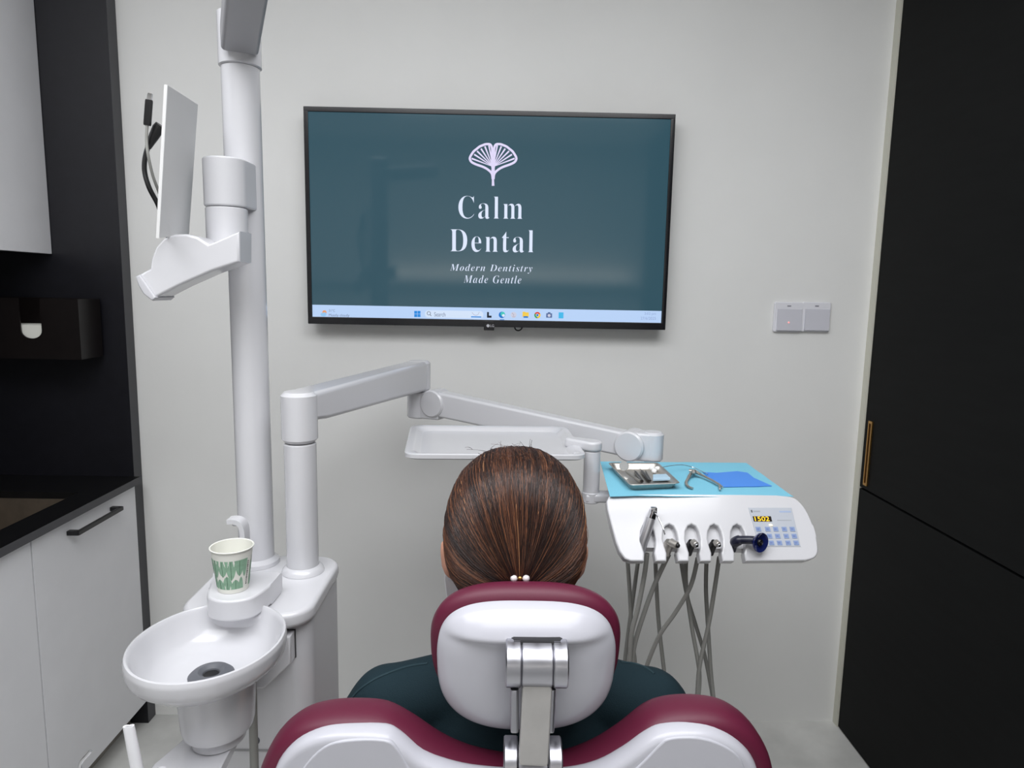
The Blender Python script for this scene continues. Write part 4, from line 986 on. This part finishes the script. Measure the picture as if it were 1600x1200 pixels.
# hair: a cap combed to a low knot, strands over it, a short tail
HK = V((.027, .878, 1.074)); HCC = V((.021, .965, 1.113))
AX, AYY, AZ, NX = .1035, .098, .1335, 2.25
KD = (HK-HCC).normalized()
up_ = (V((0, 0, 1))-KD*KD.z).normalized(); sd_ = KD.cross(up_)
def Rdir(d):
    # rounder on top, fuller at the sides low down
    dz = d.z
    az = AZ if dz > 0 else .105
    q = (abs(d.x)/AX)**NX+(abs(d.y)/AYY)**NX+(abs(dz)/az)**NX
    return q**(-1/NX)
def hpt(phi, t, off=0):
    d = KD*math.cos(t)+(up_*math.cos(phi)+sd_*math.sin(phi))*math.sin(t)
    R_ = Rdir(d)
    return HCC+d*(R_+off)
def tmax(phi):
    c = math.cos(phi); return 1.75+1.0*c-.15*c*c if c > 0 else 1.75+1.05*c
b = B(); NP, NT = 120, 34; rings = []
for j in range(NT+1):
    row = []
    for i in range(NP):
        phi = 2*PI*i/NP; t = .02+(tmax(phi)-.02)*j/NT
        row.append(hpt(phi, t, -.0015+.0010*noise.noise(V((math.cos(phi)*7, math.sin(phi)*7, t*.8)))))
    rings.append(row)
R_ = [[b.verts.new(p) for p in r] for r in rings]
for a_, c_ in zip(R_, R_[1:]):
    for i in range(NP): b.faces.new((a_[i], a_[(i+1) % NP], c_[(i+1) % NP], c_[i]))
b.faces.new(R_[0])
inr = [b.verts.new(HCC+(v_.co-HCC)*.86) for v_ in R_[-1]]
for i in range(NP): b.faces.new((R_[-1][i], R_[-1][(i+1) % NP], inr[(i+1) % NP], inr[i]))
hair = fin(b, 'hair', HAIRD, pe, ang=80)
cu_ = bpy.data.curves.new('hair_strands', 'CURVE'); cu_.dimensions = '3D'; cu_.bevel_depth = 1; cu_.bevel_resolution = 0; cu_.use_fill_caps = False
for m_ in (HAIRD, HAIRM, HAIRL, HAIRB): cu_.materials.append(m_)
random.seed(11)
def strand(P, r0, mi):
    s_ = cu_.splines.new('POLY'); s_.points.add(len(P)-1); s_.material_index = mi; s_.use_smooth = True
    n = len(P)
    for k, p in enumerate(P):
        q = p-ORG['hair_s']; s_.points[k].co = (q.x, q.y, q.z, 1); s_.points[k].radius = r0*(1 if k < n-2 else .6)
ORG['hair_s'] = ORG[pe.name]
for i in range(9000):
    phi = random.uniform(0, 2*PI)
    tm = tmax(phi); t1 = tm*random.uniform(.55, 1.0); t0 = random.choice((.03, .03, .05, random.uniform(.1, .7)*t1))
    lift = random.uniform(-.0008, .0012)+(random.random() < .05)*.0018; wob = random.gauss(0, .035); ph2 = random.uniform(0, 6)
    cph = noise.noise(V((math.cos(phi)*3.2, math.sin(phi)*3.2, 4.7)))
    P = []
    for k in range(9):
        s = k/8; t = t0+(t1-t0)*s
        P.append(hpt(phi+wob*math.sin(PI*s+ph2)*.5, t, lift*math.sin(PI*min(1, s*1.1+.05))))
    sidew = abs(math.sin(phi)); z = random.random()
    light = .30+.40*sidew+.75*cph
    mi = 1 if z < light*.95 else 0
    if z < light*.25: mi = 2
    if random.random() < .006: mi = 3
    strand(P, random.uniform(.00022, .00045), mi)
cz = HCC.z+AZ-.012
for i in range(46):
    p0 = V((HCC.x+random.gauss(-.012, .022), HCC.y+random.uniform(-.05, .02), cz+.004)); d = V((random.gauss(0, .7), random.gauss(-.1, .4), random.uniform(.25, 1))).normalized(); L_ = random.uniform(.012, .030)
    c_ = V((random.gauss(0, .012), 0, -random.uniform(0, .012)))
    strand([p0+d*L_*s+c_*s*s for s in (0, .25, .5, .75, 1)], .00028, random.choice((0, 0, 1)))
for i in range(14):     # loose wisps below the ears
    s = random.choice((-1, -1, 1)); p0 = V((HC.x+s*random.uniform(.068, .080), .95, 1.04)); d = V((s*random.uniform(-.1, .25), random.uniform(-.2, .2), -1)).normalized()
    strand([p0+d*.05*q+V((s*.006*q*q, 0, 0)) for q in (0, .3, .6, 1)], .0003, random.choice((0, 1)))
ho_ = bpy.data.objects.new('tmp_strands', cu_); COL.objects.link(ho_)
dg = bpy.context.evaluated_depsgraph_get(); dg.update(); me_ = bpy.data.meshes.new_from_object(ho_.evaluated_get(dg))
bpy.data.objects.remove(ho_); me_.name = 'hair_strands'
hso = bpy.data.objects.new('hair_strands', me_); COL.objects.link(hso); hso.parent = hair; ORG[hso.name] = ORG[pe.name]
hso['label'] = 'fine brown and copper strands combed to a low knot'
b = B(); tube(b, [HK+V((0, .012, .002)), HK+V((0, -.004, -.004)), HK+V((0, -.006, -.02)), HK+V((0, .004, -.05)), HK+V((0, .012, -.09))], [.012, .009, .010, .010, .004], 14, flat=.6); fin(b, 'ponytail', HAIRM, hair)
kz = HK+V((0, -.006, 0))
ht_ = fin(tube(B(), [kz+V((.0125*math.cos(a), .004+.006*math.sin(a), 0)) for a in [2*PI*k/24 for k in range(25)]], .0018, 8), 'hair_tie', DARK, hair)
for px, r, m_, nm in ((803, .0050, PEARL, 'pearl'), (822, .0050, PEARL, 'pearl'), (812.5, .0034, GOLD, 'gold_bead')):
    b = B(); ball(b, at(px, 903.5, .868), r); o = fin(b, nm, m_, pe); o['label'] = 'white pearl of the hair tie' if nm == 'pearl' else 'small gold bead of the hair tie'
for o in list(bpy.data.objects):
    if o.type == 'MESH' and not o.data.materials: print('no material', o.name)
